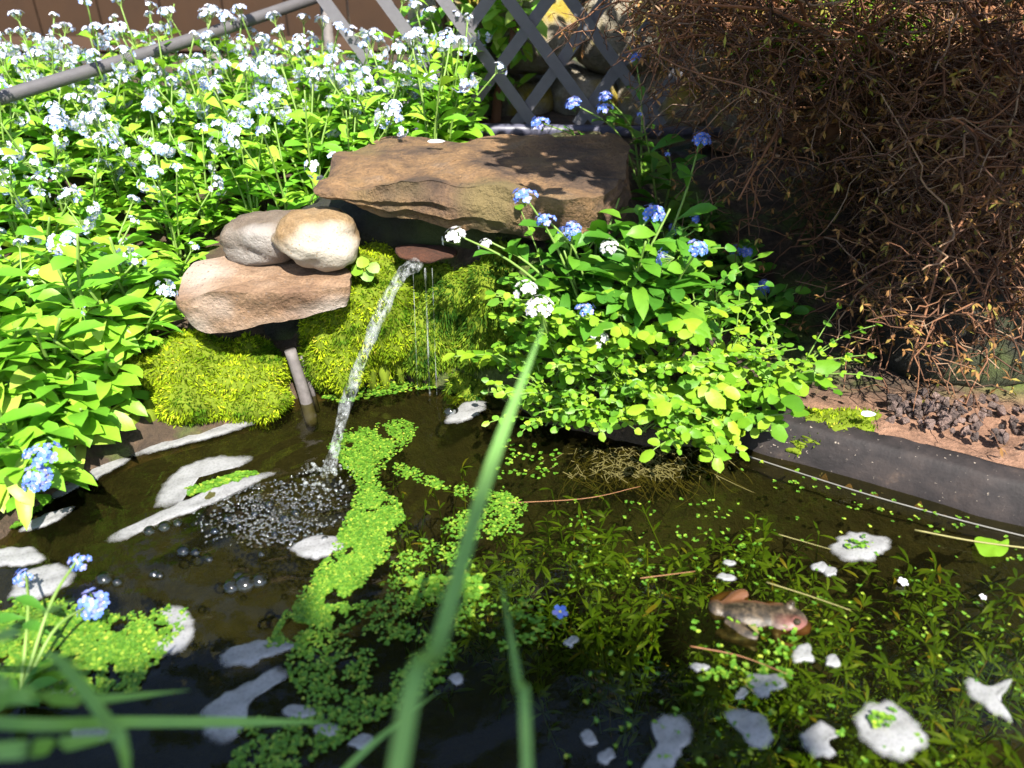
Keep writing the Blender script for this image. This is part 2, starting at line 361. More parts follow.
# ------------------------------------------------------------------ stones
def rock(name, c, dims, m, seed=0, p=2.6, amp=.12, rot=(0, 0, 0), parent=None, sub=4, fine=.03):
    import bmesh
    bm = bmesh.new(); bmesh.ops.create_icosphere(bm, subdivisions=sub, radius=1)
    for v in bm.verts:
        d = v.co.normalized(); k = (abs(d.x) ** p + abs(d.y) ** p + abs(d.z) ** p) ** (-1 / p)
        q = d * 1.3 + Vector((seed * 3.1, seed * 1.7, seed)); k *= 1 + amp * noise.noise(q) * 1.6 + amp * .5 * noise.noise(q * 2.7) + fine * noise.noise(q * 8)
        v.co = Vector((d.x * k * dims[0] / 2, d.y * k * dims[1] / 2, d.z * k * dims[2] / 2))
    me = bpy.data.meshes.new(name); bm.to_mesh(me); bm.free(); me.materials.append(m)
    me.polygons.foreach_set('use_smooth', [True] * len(me.polygons))
    o = obj(name, me, parent); o.location = c; o.rotation_euler = rot; return o
def slab(name, top, bot, m, bulge=.006, amp=.006, seed=0, freq=18, n=150, topdome=.004, strata=0.0):
    """stone from a top outline and a bottom outline (world points)"""
    T = closed(top, n); B = closed(bot, n); ct = sum(T, Vector()) / n; cb = sum(B, Vector()) / n; rings = []
    for s in (.02, .15, .3, .45, .6, .72, .82, .9, .95, .985): rings.append([ct.lerp(p, s) + Vector((0, 0, topdome * (1 - s * s))) for p in T])
    K = 9
    for k in range(K + 1):
        u = k / K; bl = bulge * math.sin(math.pi * u); row = []
        for a, b in zip(T, B):
            q = a.lerp(b, u); o = Vector((q.x - ct.x, q.y - ct.y, 0)); o.normalize()
            q = q + o * (bl + strata * nz(u * 9 + seed, q.x * 5, q.y * 5)); row.append(q)
        rings.append(row)
    for s in (.92, .7, .4, .1): rings.append([cb.lerp(p, s) for p in B])
    V = []
    for i, row in enumerate(rings):
        for q in row:
            k = Vector((q.x * freq + seed, q.y * freq, q.z * freq * 1.8))
            V.append(q + noise.noise_vector(k) * amp + noise.noise_vector(k * 3.1) * amp * .4 + noise.noise_vector(k * 8) * amp * .14)
    F = [(i * n + j, i * n + (j + 1) % n, (i + 1) * n + (j + 1) % n, (i + 1) * n + j) for i in range(len(rings) - 1) for j in range(n)]
    F = [q[::-1] for q in F]; F.append(tuple(range(n))); F.append(tuple((len(rings) - 1) * n + j for j in range(n))[::-1])
    mb = MB(); mb.add(V, F); o = mb.build(name, m); o.data.set_sharp_from_angle(angle=R(24)); return o

zt = .25
top = [D(318, 188, .80), W(345, 152, zt), W(385, 140, zt), W(450, 138, zt), W(540, 136, zt), W(600, 134, zt - .002), W(626, 145, zt - .01), W(620, 180, zt - .012),
       W(580, 200, zt - .006), W(520, 190, zt), W(450, 186, zt), W(385, 188, zt), W(345, 192, zt - .008)]
bot = [D(325, 196, .81), D(348, 178, .90), D(390, 172, .95), D(450, 172, .97), D(540, 172, .97), D(598, 172, .96), D(622, 190, .90), D(618, 225, .82),
       D(580, 240, .79), D(520, 238, .78), D(450, 228, .785), D(392, 216, .79), D(350, 205, .80)]
tag(slab('stone_slab', top, bot, M['slab'], .006, .0085, 3, 17, strata=.006), 'large flat orange brown stone slab capping the waterfall', 'stone')
top = [D(178, 302, .745), W(190, 268, .155), W(230, 258, .158), W(300, 262, .156), W(345, 268, .155), D(348, 278, .765), D(343, 288, .75), D(280, 292, .74), D(215, 292, .735)]
bot = [D(180, 312, .75), D(195, 300, .80), D(240, 300, .84), D(300, 300, .85), D(340, 296, .83), D(346, 300, .775), D(342, 308, .752), D(275, 322, .742), D(210, 331, .738)]
tag(slab('flat_stone', top, bot, M['flat_stone'], .001, .0045, 8, 20, topdome=.001), 'wide pinkish flat stone carrying the two rounded stones above the moss', 'stone')
c = D(321, 238, .80)
tag(rock('rounded_boulder', c, (.090, .085, .063), M['pebble'], 4, 2.2, .14, (0, R(14), R(20)), fine=.012), 'smooth cream egg shaped boulder tucked under the brown slab', 'stone')
c = D(268, 237, .835)
tag(rock('flat_cobble', c, (.082, .08, .049), M['grey_stone'], 9, 5.0, .13, (0, R(-5), R(-14)), fine=.035), 'grey brown blocky stone left of the cream boulder', 'stone')
top = [D(396, 247, .82), D(415, 244, .84), D(450, 247, .84), D(455, 253, .82), D(440, 257, .79), D(425, 260, .785), D(402, 256, .79)]
bot = [p + Vector((0, .002, -.005)) for p in top]
tag(slab('spout_tile', top, bot, M['red_stone'], .001, .0015, 2, 40, 60), 'small reddish tile under the slab where the water spouts', 'tile')
# blocks added to back the cavity, near black to deepen its shade
for px, py, y, dm, sd_, lb in ((430, 232, .93, (.34, .16, .11), 5, 'dark stone deep in shade under the brown slab'), (290, 350, .84, (.20, .12, .13), 6, 'stone blackened for the shaded hollow behind the grey stick'),
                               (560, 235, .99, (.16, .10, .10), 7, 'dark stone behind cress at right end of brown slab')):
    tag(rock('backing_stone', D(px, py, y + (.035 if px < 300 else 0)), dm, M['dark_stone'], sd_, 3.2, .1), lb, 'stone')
r_ = W(965, 380, .05)
tag(rock('mossy_rock', (r_.x + .05, r_.y + .10, .08), (.24, .18, .15), M['dark_stone'], 12, 2.6, .1, (0, 0, .3)), 'big dark mossy rock in shade behind the gravel', 'rock')

# dry stone wall behind the lattice
t = empty('stone_wall', (.2, 1.42, .15)); tag(t, 'pale rough stone wall behind the lattice', 'wall')
for zr, row in enumerate(((0.0, 7), (.13, 7), (.26, 7), (.39, 6))):
    z, n = row; x = -.42 + .05 * (zr % 2)
    for i in range(n):
        wd = random.uniform(.11, .19)
        rock('stone', (x + wd / 2, random.uniform(-.02, .02), z + .06), (wd * 1.05, .16, random.uniform(.13, .16)), M['wall_stone'], zr * 10 + i, 3, .13, (0, random.uniform(-.1, .1), 0), t, 3)
        x += wd

# ------------------------------------------------------------------ lattice, rail, poles
FY = 1.21
def FP(px, py): return D(px, py, FY)
t = empty('lattice_fence', FP(545, 128)); tag(t, 'grey diamond lattice panel standing behind the brown slab', 'lattice fence')
L0 = Vector(t.location)
def slat(p0, p1, dy):
    mb = MB(); a = FP(*p0) - L0; b = FP(*p1) - L0; d = (b - a).normalized(); nrm = Vector((0, 1, 0)); r = d.cross(nrm).normalized() * .0084
    v = []
    for q in (a, b):
        for s, e in ((-1, 0), (1, 0), (1, .006), (-1, .006)): v.append(q + r * s + Vector((0, dy + e, 0)))
    mb.add(v, [(0, 1, 5, 4), (1, 2, 6, 5), (2, 3, 7, 6), (3, 0, 4, 7), (0, 3, 2, 1), (4, 5, 6, 7)]); mb.build('slat', M['lattice'], t, False)
for xb in (415, 475, 535, 600, 662): slat((xb - 195, -142), (xb, 126), 0)
for xb in (397, 457, 515, 577, 640): slat((xb + 195, -142), (xb, 126), .0065)
mb = MB(); tube(mb, [FP(315, 131) - L0 + Vector((0, -.008, 0)), FP(500, 129) - L0 + Vector((0, -.008, 0)), FP(720, 132) - L0 + Vector((0, -.008, 0))], .0095, sides=10); mb.build('base_rail', M['pipe'], t)
a, b = D(-40, 110, .99), D(350, -14, 1.55)
t = empty('grey_pole', a); tag(t, 'long grey pole crossing the back of the flower bed', 'pole')
mb = MB(); tube(mb, spline([Vector(), (b - a) * .5 + Vector((0, 0, -.004)), b - a], 12), .0088, .0095, 12); mb.build('shaft', M['pole'], t)
for k in (.55, .9):
    p = (b - a) * k; mb = MB(); tube(mb, [p + Vector((0, .012, .0)), p + Vector((0, .012, -.35))], .009, sides=8); mb.build('peg', M['stick'], t)
# upright grey stick and thin stick beside the fall
mb = MB(); p0, p1 = W(305, 412) + Vector((0, .02, -.03)), D(290, 350, .775)
tube(mb, spline([p0, p0.lerp(p1, .5) + Vector((.001, 0, 0)), p1], 10), .0075, .0065, 10); tag(mb.build('cut_stick', M['stick']), 'thick grey cut stick standing in the hollow under the flat stone', 'stick')
mb = MB(); p0, p1 = W(312, 405) + Vector((0, .02, -.02)), D(302, 356, .79)
tube(mb, [p0, p1], .003, .0028, 6); tag(mb.build('thin_stick', M['stick']), 'thin pale stick beside the thick grey cut stick', 'stick')

# ------------------------------------------------------------------ moulded black pond rim
rp = [W(705, 428) + Vector((.0, .03, 0)), W(745, 447), W(800, 464), W(870, 483), W(945, 505), W(1024, 527), Vector((.72, .455, 0)), Vector((.95, .36, 0))]
path = spline(rp, 60); prof = [(-.006, -.12), (-.002, -.03), (0, 0), (.005, .014), (.011, .028), (.014, .033), (.0165, .0355), (.020, .0365), (.036, .0375), (.041, .037), (.043, .01)]
t = empty('pond_edging', path[20]); tag(t, 'black moulded plastic pond rim along the right bank', 'pond rim'); o0 = path[20].copy()
V = []; n = len(prof)
for i, p in enumerate(path):
    d = path[min(i + 1, 59)] - path[max(i - 1, 0)]; d.normalize(); nrm = Vector((-d.y, d.x, 0))
    for o, z in prof: V.append(p - o0 + nrm * (o + .0012 * nz(p.x * 20, p.y * 20, z * 20)) + Vector((0, 0, z + .0012 * nz(p.x * 25, o * 30, 4))))
mb = MB(); mb.add(V, [(i * n + j, (i + 1) * n + j, (i + 1) * n + j + 1, i * n + j + 1) for i in range(59) for j in range(n - 1)])
m, nt, bs, out = mat('rim_plastic'); n1 = ntex(nt, 25, 5); n2 = ntex(nt, 220, 4)
c = ramp(nt, n1, [(.32, (.009, .008, .008)), (.5, (.022, .018, .018)), (.64, (.036, .028, .026)), (.8, (.11, .075, .055))])
c = mixc(nt, c, (.30, .25, .20), ramp(nt, n2, [(.68, (0, 0, 0)), (.72, (1, 1, 1))])); nt.links.new(c, bs.inputs['Base Color']); bs.inputs['Roughness'].default_value = .7; bs.inputs['Specular IOR Level'].default_value = .25; bump(nt, bs, n2, .35, .002)
mb.build('lip', m, t)
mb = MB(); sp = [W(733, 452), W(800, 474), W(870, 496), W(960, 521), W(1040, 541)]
tube(mb, [p - o0 + Vector((0, 0, .001)) for p in spline(sp, 30)], .0008, sides=5); mb.build('ledge_glint', plain('pale_glint', (.14, .135, .12), .5), t)  # pale tube stands in for the glint along the liner ledge

# ------------------------------------------------------------------ gravel stones on the right bank
pebble_me = [rock('gravel_stone', (0, 0, 0), (.02, .016, .014), M['pebbles'], 40 + k, 4.5, .42, sub=2, fine=.1) for k in range(4)]
for o in pebble_me: o.data.polygons.foreach_set('use_smooth', [False] * len(o.data.polygons))
for i in range(130):
    px = random.uniform(885, 1060); f = (px - 905) / 155
    py = random.uniform(392 + 8 * f, 416 + 30 * f)
    if random.random() < .3: py -= random.uniform(0, 15)
    p = W(px, py, .052); o = pebble_me[i] if i < 4 else pebble_me[i % 4].copy()
    if i >= 4: COL.objects.link(o)
    s = random.uniform(.2, .55); o.location = (p.x, p.y, hz(p.x, p.y) + .007 + .006 * random.random()); o.scale = (s, s, s); o.rotation_euler = [random.uniform(0, 6) for _ in range(3)]
    tag(o, 'small angular grey pink stone in the gravel behind the black rim', 'gravel stone', 'gravel stones behind the black rim')

nt = M['pebbles'].node_tree; bs = nt.nodes['Principled BSDF']; oi = nt.nodes.new('ShaderNodeObjectInfo'); lk = bs.inputs['Base Color'].links[0].from_socket
nt.links.new(mixc(nt, lk, ramp(nt, oi.outputs['Random'], [(0, (.35, .33, .32)), (.5, (.9, .8, .76)), (1, (1.6, 1.4, 1.3))]), 1.0, 'MULTIPLY'), bs.inputs['Base Color'])
# ------------------------------------------------------------------ moss
def mossy(name, base, label, n, L=.009, w=.0011, droop=.25, keep=None, mk='moss'):
    P, N = sample_surface(base, n, keep); sprigs(base, P, N, L, w, droop, .9, 1)
    return tag(base.build(name, [M['moss_base'], M[mk]]), label, 'moss')
def blob(mb, c, dims, seed, amp=.25, sub=24):
    V = []; F = []; m = sub; n = sub * 2
    for i in range(m + 1):
        th = math.pi * i / m
        for j in range(n):
            ph = 2 * math.pi * j / n; d = Vector((math.sin(th) * math.cos(ph), math.sin(th) * math.sin(ph), math.cos(th)))
            k = 1 + amp * noise.noise(d * 1.6 + Vector((seed, 0, 0))) * 1.5 + amp * .5 * noise.noise(d * 4 + Vector((0, seed, 0))) + amp * .3 * noise.noise(d * 9 + Vector((0, 0, seed)))
            V.append(Vector(c) + Vector((d.x * dims[0], d.y * dims[1], d.z * dims[2])) * k)
    for i in range(m):
        for j in range(n): F.append((i * n + j, (i + 1) * n + j, (i + 1) * n + (j + 1) % n, i * n + (j + 1) % n))
    mb.add(V, F)
front = lambda P, N: np.where((N[:, 1] < .55) & (P[:, 2] > -.01), 1.0, .02)
mb = MB()
blob(mb, D(195, 386, .765), (.10, .055, .052), 1); blob(mb, D(130, 384, .76), (.05, .05, .05), 2); blob(mb, D(245, 390, .79), (.05, .05, .055), 3)
for px in (135, 152, 168, 178, 198, 222, 240, 258): q = W(px, 441 - (px - 135) * .2); tube(mb, [q + Vector((0, .02, .035)), q + Vector((0, .004, .012)), q + Vector((0, 0, -.004))], .009, .0035, 7)
mossy('moss_mound', mb, 'low yellow green moss mound at left, with fingers dipping into foam', 26000, .0065, .0008, keep=front)
mb = MB()
blob(mb, D(362, 318, .825), (.060, .05, .066), 4); blob(mb, D(340, 350, .81), (.035, .04, .055), 5); blob(mb, D(375, 275, .84), (.04, .04, .035), 15)
for px in (325, 340, 355, 372, 385): q = W(px, 391); tube(mb, [q + Vector((0, .025, .05)), q + Vector((0, .006, .02)), q + Vector((0, .002, -.004))], .010, .004, 7)
mossy('moss_mound', mb, 'bright mossy bulge directly behind the water jet', 22000, .0065, .0008, keep=front)
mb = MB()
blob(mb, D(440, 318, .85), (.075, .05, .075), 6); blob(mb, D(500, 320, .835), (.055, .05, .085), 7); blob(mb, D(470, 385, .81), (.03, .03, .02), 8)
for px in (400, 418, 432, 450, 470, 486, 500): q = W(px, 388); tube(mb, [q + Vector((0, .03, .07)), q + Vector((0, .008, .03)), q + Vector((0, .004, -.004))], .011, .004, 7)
mossy('moss_curtain', mb, 'shaded moss curtain right of the water jet under the slab', 26000, .0075, .0009, droop=.6, keep=front, mk='moss_green_shade')
mb = MB(); 
for i in range(30):
    p = W(random.uniform(800, 880), random.uniform(402, 418), .05); blob(mb, (p.x, p.y, hz(p.x, p.y)), (.012, .010, .005), i, sub=6)
mossy('moss_patch', mb, 'thin yellow moss patch on the bank behind the black rim', 1800, .005, .0008, 0)
# floating fringe of green scum at the back edge
# ------------------------------------------------------------------ waterfall
jet = empty('waterfall', D(412, 262, .765)); tag(jet, 'curved jet of clear water pouring from under the slab into the pond', 'waterfall'); j0 = Vector(jet.location)
m = bpy.data.materials.new('jet_water'); m.use_nodes = True; nt = m.node_tree; bs = nt.nodes['Principled BSDF']; out = nt.nodes['Material Output']
tc = nt.nodes.new('ShaderNodeTexCoord'); mp = nt.nodes.new('ShaderNodeMapping'); mp.inputs['Scale'].default_value = (1, 1, .16); nt.links.new(tc.outputs['Object'], mp.inputs[0])
n1 = ntex(nt, 170, 4, vec=mp.outputs[0]); bs.inputs['Base Color'].default_value = (.5, .52, .52, 1); bs.inputs['Specular IOR Level'].default_value = 1.0; bs.inputs['Roughness'].default_value = .06; bump(nt, bs, n1, .9, .006)
tr = nt.nodes.new('ShaderNodeBsdfTransparent'); tr.inputs[0].default_value = (.95, .96, .95, 1); mx = nt.nodes.new('ShaderNodeMixShader')
nt.links.new(ramp(nt, n1, [(.46, (.02,) * 3), (.64, (.34,) * 3)]), mx.inputs[0]); nt.links.new(tr.outputs[0], mx.inputs[1]); nt.links.new(bs.outputs[0], mx.inputs[2]); nt.links.new(mx.outputs[0], out.inputs[0])
M['jet'] = m
pa = [D(418, 262, .775), D(398, 280, .755), D(378, 320, .73), D(360, 365, .705), D(345, 410, .68), W(327, 474) + Vector((0, 0, -.004))]
pa = spline(pa, 50)
V = []; F = []; S = 14
for i, p in enumerate(pa):
    d = pa[min(i + 1, 49)] - pa[max(i - 1, 0)]; d, a, b = frame_of(d); t = i / 49; rad = .0088 - .0022 * t + .0012 * math.sin(t * 20)
    for k in range(S):
        an = 2 * math.pi * k / S + t * 2.5; q = rad * (1 + .33 * nz(math.cos(an) * 1.5, math.sin(an) * 1.5, t * 11) + .18 * nz(math.cos(an) * 4, math.sin(an) * 4, t * 30))
        V.append(p - j0 + (a * math.cos(an) * 1.0 + b * math.sin(an) * .6) * q)
for i in range(49):
    for k in range(S): F.append((i * S + k, i * S + (k + 1) % S, (i + 1) * S + (k + 1) % S, (i + 1) * S + k))
mb = MB(); mb.add(V, F); mb.build('jet', M['jet'], jet)
for px, w_ in ((425, .0011), (432, .0005), (413, .0004)):
    mb = MB(); q = [D(px, 268, .79), D(px + 2, 320, .785), D(px + 4, 375, .78), W(px + 5, 395)]; tube(mb, [p - j0 for p in spline(q, 24)], w_, sides=6, rfun=lambda t, w=w_: w * (1 + .4 * math.sin(t * 40))); mb.build('trickle', M['jet'], jet)
mb = MB()
for i in range(110):
    an = random.uniform(0, 6.3); rad = random.uniform(.002, .034) ; p = SPL + Vector((math.cos(an) * rad, math.sin(an) * rad, random.uniform(0, .020) * max(0, 1 - rad / .034)))
    blob(mb, p - j0, (random.uniform(.0006, .0026),) * 3, i, sub=4)
mb.build('splash', M['jet'], jet)

# ------------------------------------------------------------------ foam
m, nt, bs, out = mat('foam'); v = nt.nodes.new('ShaderNodeTexVoronoi'); v.inputs['Scale'].default_value = 420
tc = nt.nodes.new('ShaderNodeTexCoord'); nt.links.new(tc.outputs['Object'], v.inputs['Vector']); n1 = ntex(nt, 30, 5)
c = ramp(nt, n1, [(.3, (.19, .19, .19)), (.5, (.235, .235, .235)), (.7, (.28, .28, .285))])
c = mixc(nt, c, mixc(nt, (.75, .75, .75), (1.1, 1.1, 1.1), ramp(nt, v.outputs['Distance'], [(.1, (0, 0, 0)), (.5, (1, 1, 1))])), 1.0, 'MULTIPLY')
nt.links.new(c, bs.inputs['Base Color']); bs.inputs['Roughness'].default_value = .45; bump(nt, bs, v.outputs['Distance'], .18, .001); M['foam'] = m
at = nt.nodes.new('ShaderNodeAttribute'); at.attribute_name = 'inset'; n5 = ntex(nt, 140, 4, .6); n6 = ntex(nt, 45, 3)
sm = nt.nodes.new('ShaderNodeMath'); sm.operation = 'MULTIPLY_ADD'; nt.links.new(n5, sm.inputs[0]); sm.inputs[1].default_value = .6; nt.links.new(at.outputs['Fac'], sm.inputs[2])
cov = ramp(nt, sm.outputs[0], [(.36, (0, 0, 0)), (1.05, (.88, .88, .88))]); cov = mixc(nt, cov, ramp(nt, n6, [(.28, (.7,) * 3), (.5, (1, 1, 1))]), 1.0, 'MULTIPLY')
tr = nt.nodes.new('ShaderNodeBsdfTransparent'); mx = nt.nodes.new('ShaderNodeMixShader'); nt.links.new(cov, mx.inputs[0]); nt.links.new(tr.outputs[0], mx.inputs[1]); nt.links.new(bs.outputs[0], mx.inputs[2]); nt.links.new(mx.outputs[0], out.inputs[0])
def foam(pts, label, group=None, hgt=.0018):
    P = closed([W(*p) for p in pts], max(48, len(pts) * 9)); n = len(P); c = sum(P, Vector()) / n; V = []; F = []
    P = [p + (p - c).normalized() * .0035 * (nz(p.x * 110, p.y * 110, 2) + .25 * nz(p.x * 260, p.y * 260, 5)) for p in P]
    for s, z in ((1.06, .0002), (1.03, .0005), (.96, .0012), (.86, hgt), (.6, hgt + .0006), (.3, hgt), (.04, hgt)):
        for p in P: q = c.lerp(p, s); V.append(Vector((q.x, q.y, z + .0004 * nz(q.x * 80, q.y * 80, 1))) - c)
    for i in range(6):
        for k in range(n): F.append((i * n + k, i * n + (k + 1) % n, (i + 1) * n + (k + 1) % n, (i + 1) * n + k))
    F.append(tuple(6 * n + k for k in range(n)))
    mb = MB(); mb.add(V, F); o = mb.build('foam_patch', M['foam']); o.location = c
    at = o.data.attributes.new('inset', 'FLOAT', 'POINT'); at.data.foreach_set('value', [x for x in (0, .08, .3, .6, .9, 1, 1) for _ in range(n)])
    return tag(o, label, 'foam', group)
def ring(px, py, rx, ry): 
    ph = random.random() * 6
    return [(px + rx * math.cos(a) * (1 + .18 * math.sin(2 * a + ph)), py + ry * math.sin(a) * (1 + .18 * math.cos(3 * a + ph))) for a in [k * math.pi / 5 for k in range(10)]][::-1]
FO = [
 ([(131, 450), (160, 440), (200, 430), (240, 415), (266, 410), (265, 418), (240, 430), (205, 440), (165, 450), (140, 456)], 'long thin strip of white foam along the foot of the moss mound'),
 ([(158, 508), (160, 490), (185, 466), (220, 457), (252, 458), (238, 468), (205, 475), (190, 488), (180, 505)], 'curled arm of white foam below the moss mound'),
 ([(110, 537), (150, 517), (180, 503), (230, 481), (276, 472), (245, 490), (195, 512), (165, 522), (125, 540)], 'largest slanting foam sheet at left, edged with green duckweed'),
 ([(48, 498), (75, 480), (100, 462), (132, 458), (115, 470), (85, 485), (60, 498)], 'grey foam sliver under the drooping leaves at left'),
 ([(20, 530), (45, 515), (75, 507), (60, 520), (30, 532)], 'short grey foam sliver below the blue flowers at left edge'),
 ([(-8, 552), (25, 547), (46, 558), (30, 566), (-5, 566)], 'grey foam patch at the left frame edge'),
 ([(10, 594), (28, 572), (58, 564), (76, 576), (52, 595), (22, 602)], 'white foam lump with blue petals on it at left'),
 ([(160, 612), (184, 608), (197, 628), (186, 648), (160, 658), (153, 648), (176, 630)], 'hook shaped pale foam at the end of the left duckweed mat'),
 ([(218, 657), (240, 644), (275, 640), (302, 646), (276, 656), (245, 667), (225, 666)], 'pocked pale foam patch at lower end of the green strip'),
 ([(199, 716), (215, 700), (245, 685), (275, 668), (291, 675), (270, 690), (250, 705), (245, 730), (222, 746), (206, 736)], 'long bluish foam patch crossing the grass blades in shade'),
 ([(294, 545), (320, 535), (340, 540), (346, 550), (315, 560), (297, 556)], 'small white foam patch beside the dark bubbling water'),
 ([(449, 415), (465, 403), (485, 402), (483, 412), (462, 423), (445, 423)], 'white foam patch at the foot of the moss curtain'),
 ([(831, 545), (850, 533), (885, 537), (890, 546), (872, 560), (846, 562), (831, 553)], 'oval white foam patch nearest the black rim'),
 ([(853, 717), (870, 703), (892, 704), (920, 725), (926, 745), (906, 761), (880, 756), (860, 738)], 'largest round white foam patch at lower right'),
 ([(967, 678), (986, 686), (1011, 679), (1008, 690), (1000, 702), (1013, 722), (995, 716), (969, 696)], 'forked white foam patch at the right frame edge'),
 ([(802, 735), (820, 722), (841, 735), (826, 743), (837, 756), (815, 759), (802, 748)], 'notched white foam patch left of the largest round one'),
 (ring(764, 684, 17, 12), 'round white foam patch below the frog'),
 ([(725, 714), (745, 710), (766, 720), (774, 740), (760, 751), (742, 738)], 'pale bluish foam patch between the round and the streaky ones'),
 ([(652, 720), (676, 715), (692, 730), (684, 752), (664, 776), (640, 774), (655, 745)], 'tall bluish foam streak at the bottom edge'),
 (ring(803, 655, 13, 10), 'small white foam patch just right below the frog'),
 (ring(832, 661, 8, 6), 'tiny foam dot right of the small patch below the frog'),
 (ring(742, 695, 7, 6), 'tiny bluish foam dot left of the round patch below the frog'),
 (ring(590, 740, 10, 8), 'small foam dot at bottom right of the long grass blade'),
 (ring(606, 757, 8, 9), 'small ring of foam at the bottom edge'),
 (ring(725, 578, 9, 4), 'small white foam fleck above the frog'),
 (ring(819, 567, 8, 5), 'left small foam fleck below the oval patch'),
 (ring(832, 573, 8, 5), 'right small foam fleck below the oval patch'),
 (ring(730, 564, 6, 3), 'tiny foam fleck higher above the frog'),
 (ring(90, 735, 24, 10), 'grey foam patch behind the lowest left grass blades'),
 (ring(300, 713, 20, 8), 'grey foam patch with yellow fleck in shade'),
 (ring(328, 731, 12, 8), 'small bluish foam lump right of the yellow flecked one'),
 (ring(362, 743, 14, 8), 'bluish foam lump beside the long blurred blade'),
 (ring(62, 690, 20, 7), 'foam smear at the lower edge of the left duckweed mat'),
 (ring(570, 642, 7, 6), 'faint foam ring in the dark water'),
 (ring(700, 668, 9, 4), 'thin foam fleck in the dark water left of the frog'),
 (ring(456, 679, 8, 5), 'foam fleck beside the upright short blade'),
]
for p, l in FO: foam(p, l)

# ------------------------------------------------------------------ duckweed (stuff)
class Duck:
    def __init__(s): s.mb = MB()
    def fill(s, poly, n, r=.0017, z=.003, clump=0.0, edge=0):
        xs = [p[0] for p in poly]; ys = [p[1] for p in poly]; k = 0; tries = 0
        while k < n and tries < n * 40:
            tries += 1; px, py = random.uniform(min(xs), max(xs)), random.uniform(min(ys), max(ys))
            if not inpoly([px], [py], poly)[0]: continue
            if edge and random.random() > (-float(sdist([px], [py], poly)[0]) + 3 + 9 * noise.noise(Vector((px * .07, py * .07, 1)))) / edge: continue
            p = W(px, py)
            if clump and noise.noise(Vector((p.x * 38, p.y * 38, 7))) + .5 * noise.noise(Vector((p.x * 90, p.y * 90, 3))) < clump - random.random() * .25: continue
            s.one(p, r, z); k += 1
    def one(s, p, r, z):
        an = random.random() * 6.3
        for q in range(random.choice((1, 2, 2, 3))):
            a = an + q * 2.1; rr = r * random.uniform(.6, 1.15); c = Vector((p.x + math.cos(a) * rr * .9, p.y + math.sin(a) * rr * .9, z - .0012 + random.uniform(-.0004, .0008)))
            disc(s.mb, c, (random.uniform(-.25, .25), random.uniform(-.25, .25), 1), rr, 6, .12, ecc=1.25, ang=a)
d = Duck()
strip = [(345, 430), (400, 420), (418, 426), (412, 445), (390, 460), (380, 480), (398, 500), (405, 520), (388, 560), (362, 590), (345, 622), (300, 646), (264, 650), (285, 615), (310, 580), (332, 550), (348, 515), (357, 485), (338, 462), (326, 448)]
d.fill(strip, 8200, r=.0011, clump=-.16, edge=30); d.fill([(385, 458), (400, 463), (450, 485), (500, 492), (520, 500), (510, 508), (450, 496), (395, 476)], 420, r=.0012, edge=11)
d.fill([(430, 530), (470, 505), (505, 488), (530, 505), (522, 535), (470, 545)], 520, r=.0012, clump=.0, edge=20)
d.fill([(185, 490), (240, 473), (262, 474), (232, 484), (192, 497)], 300)
d.fill([(320, 398), (400, 382), (480, 376), (485, 384), (410, 392), (340, 404)], 420)
tag(d.mb.build('duckweed', M['duck'], smooth=False), 'bright dense strip of duckweed drifting from the waterfall', 'duckweed', kind='stuff')
d = Duck()
d.fill([(-20, 600), (60, 600), (130, 615), (180, 604), (190, 612), (180, 645), (150, 670), (140, 692), (80, 700), (-20, 712)], 5200, r=.0013, clump=-.18, edge=30)
d.fill([(-20, 505), (40, 495), (55, 500), (20, 528), (-20, 535)], 300)
tag(d.mb.build('duckweed', M['duck'], smooth=False), 'thick duckweed mat filling the left corner of the pond', 'duckweed', kind='stuff')
d = Duck()
d.fill([(275, 640), (345, 600), (420, 540), (470, 545), (480, 600), (450, 680), (380, 720), (300, 770), (230, 770), (240, 725), (300, 700)], 2300, r=.0011, clump=.02)
d.fill([(400, 580), (480, 575), (490, 595), (420, 605)], 130, r=.0022)
d.fill([(560, 500), (760, 500), (760, 590), (560, 600)], 150, r=.0012, clump=.1); d.fill([(690, 620), (800, 620), (790, 690), (700, 690)], 110, r=.0016, clump=.05)
d.fill([(480, 600), (560, 600), (560, 640), (480, 660)], 90, r=.0015, clump=.05); d.fill([(760, 500), (1024, 560), (1024, 700), (760, 620)], 80, r=.0012); d.fill([(600, 640), (800, 690), (1024, 768), (560, 768)], 60, r=.0014)
d.fill([(740, 455), (1024, 535), (1024, 560), (740, 480)], 50, r=.0014); d.fill([(845, 542), (868, 540), (866, 552), (846, 552)], 16, z=.006); d.fill([(870, 715), (895, 715), (890, 730), (870, 730)], 22, z=.006)
d.fill([(500, 440), (560, 450), (560, 480), (480, 480)], 60)
tag(d.mb.build('duckweed', M['duck'], smooth=False), 'loose duckweed specks scattered over the open water', 'duckweed', kind='stuff')

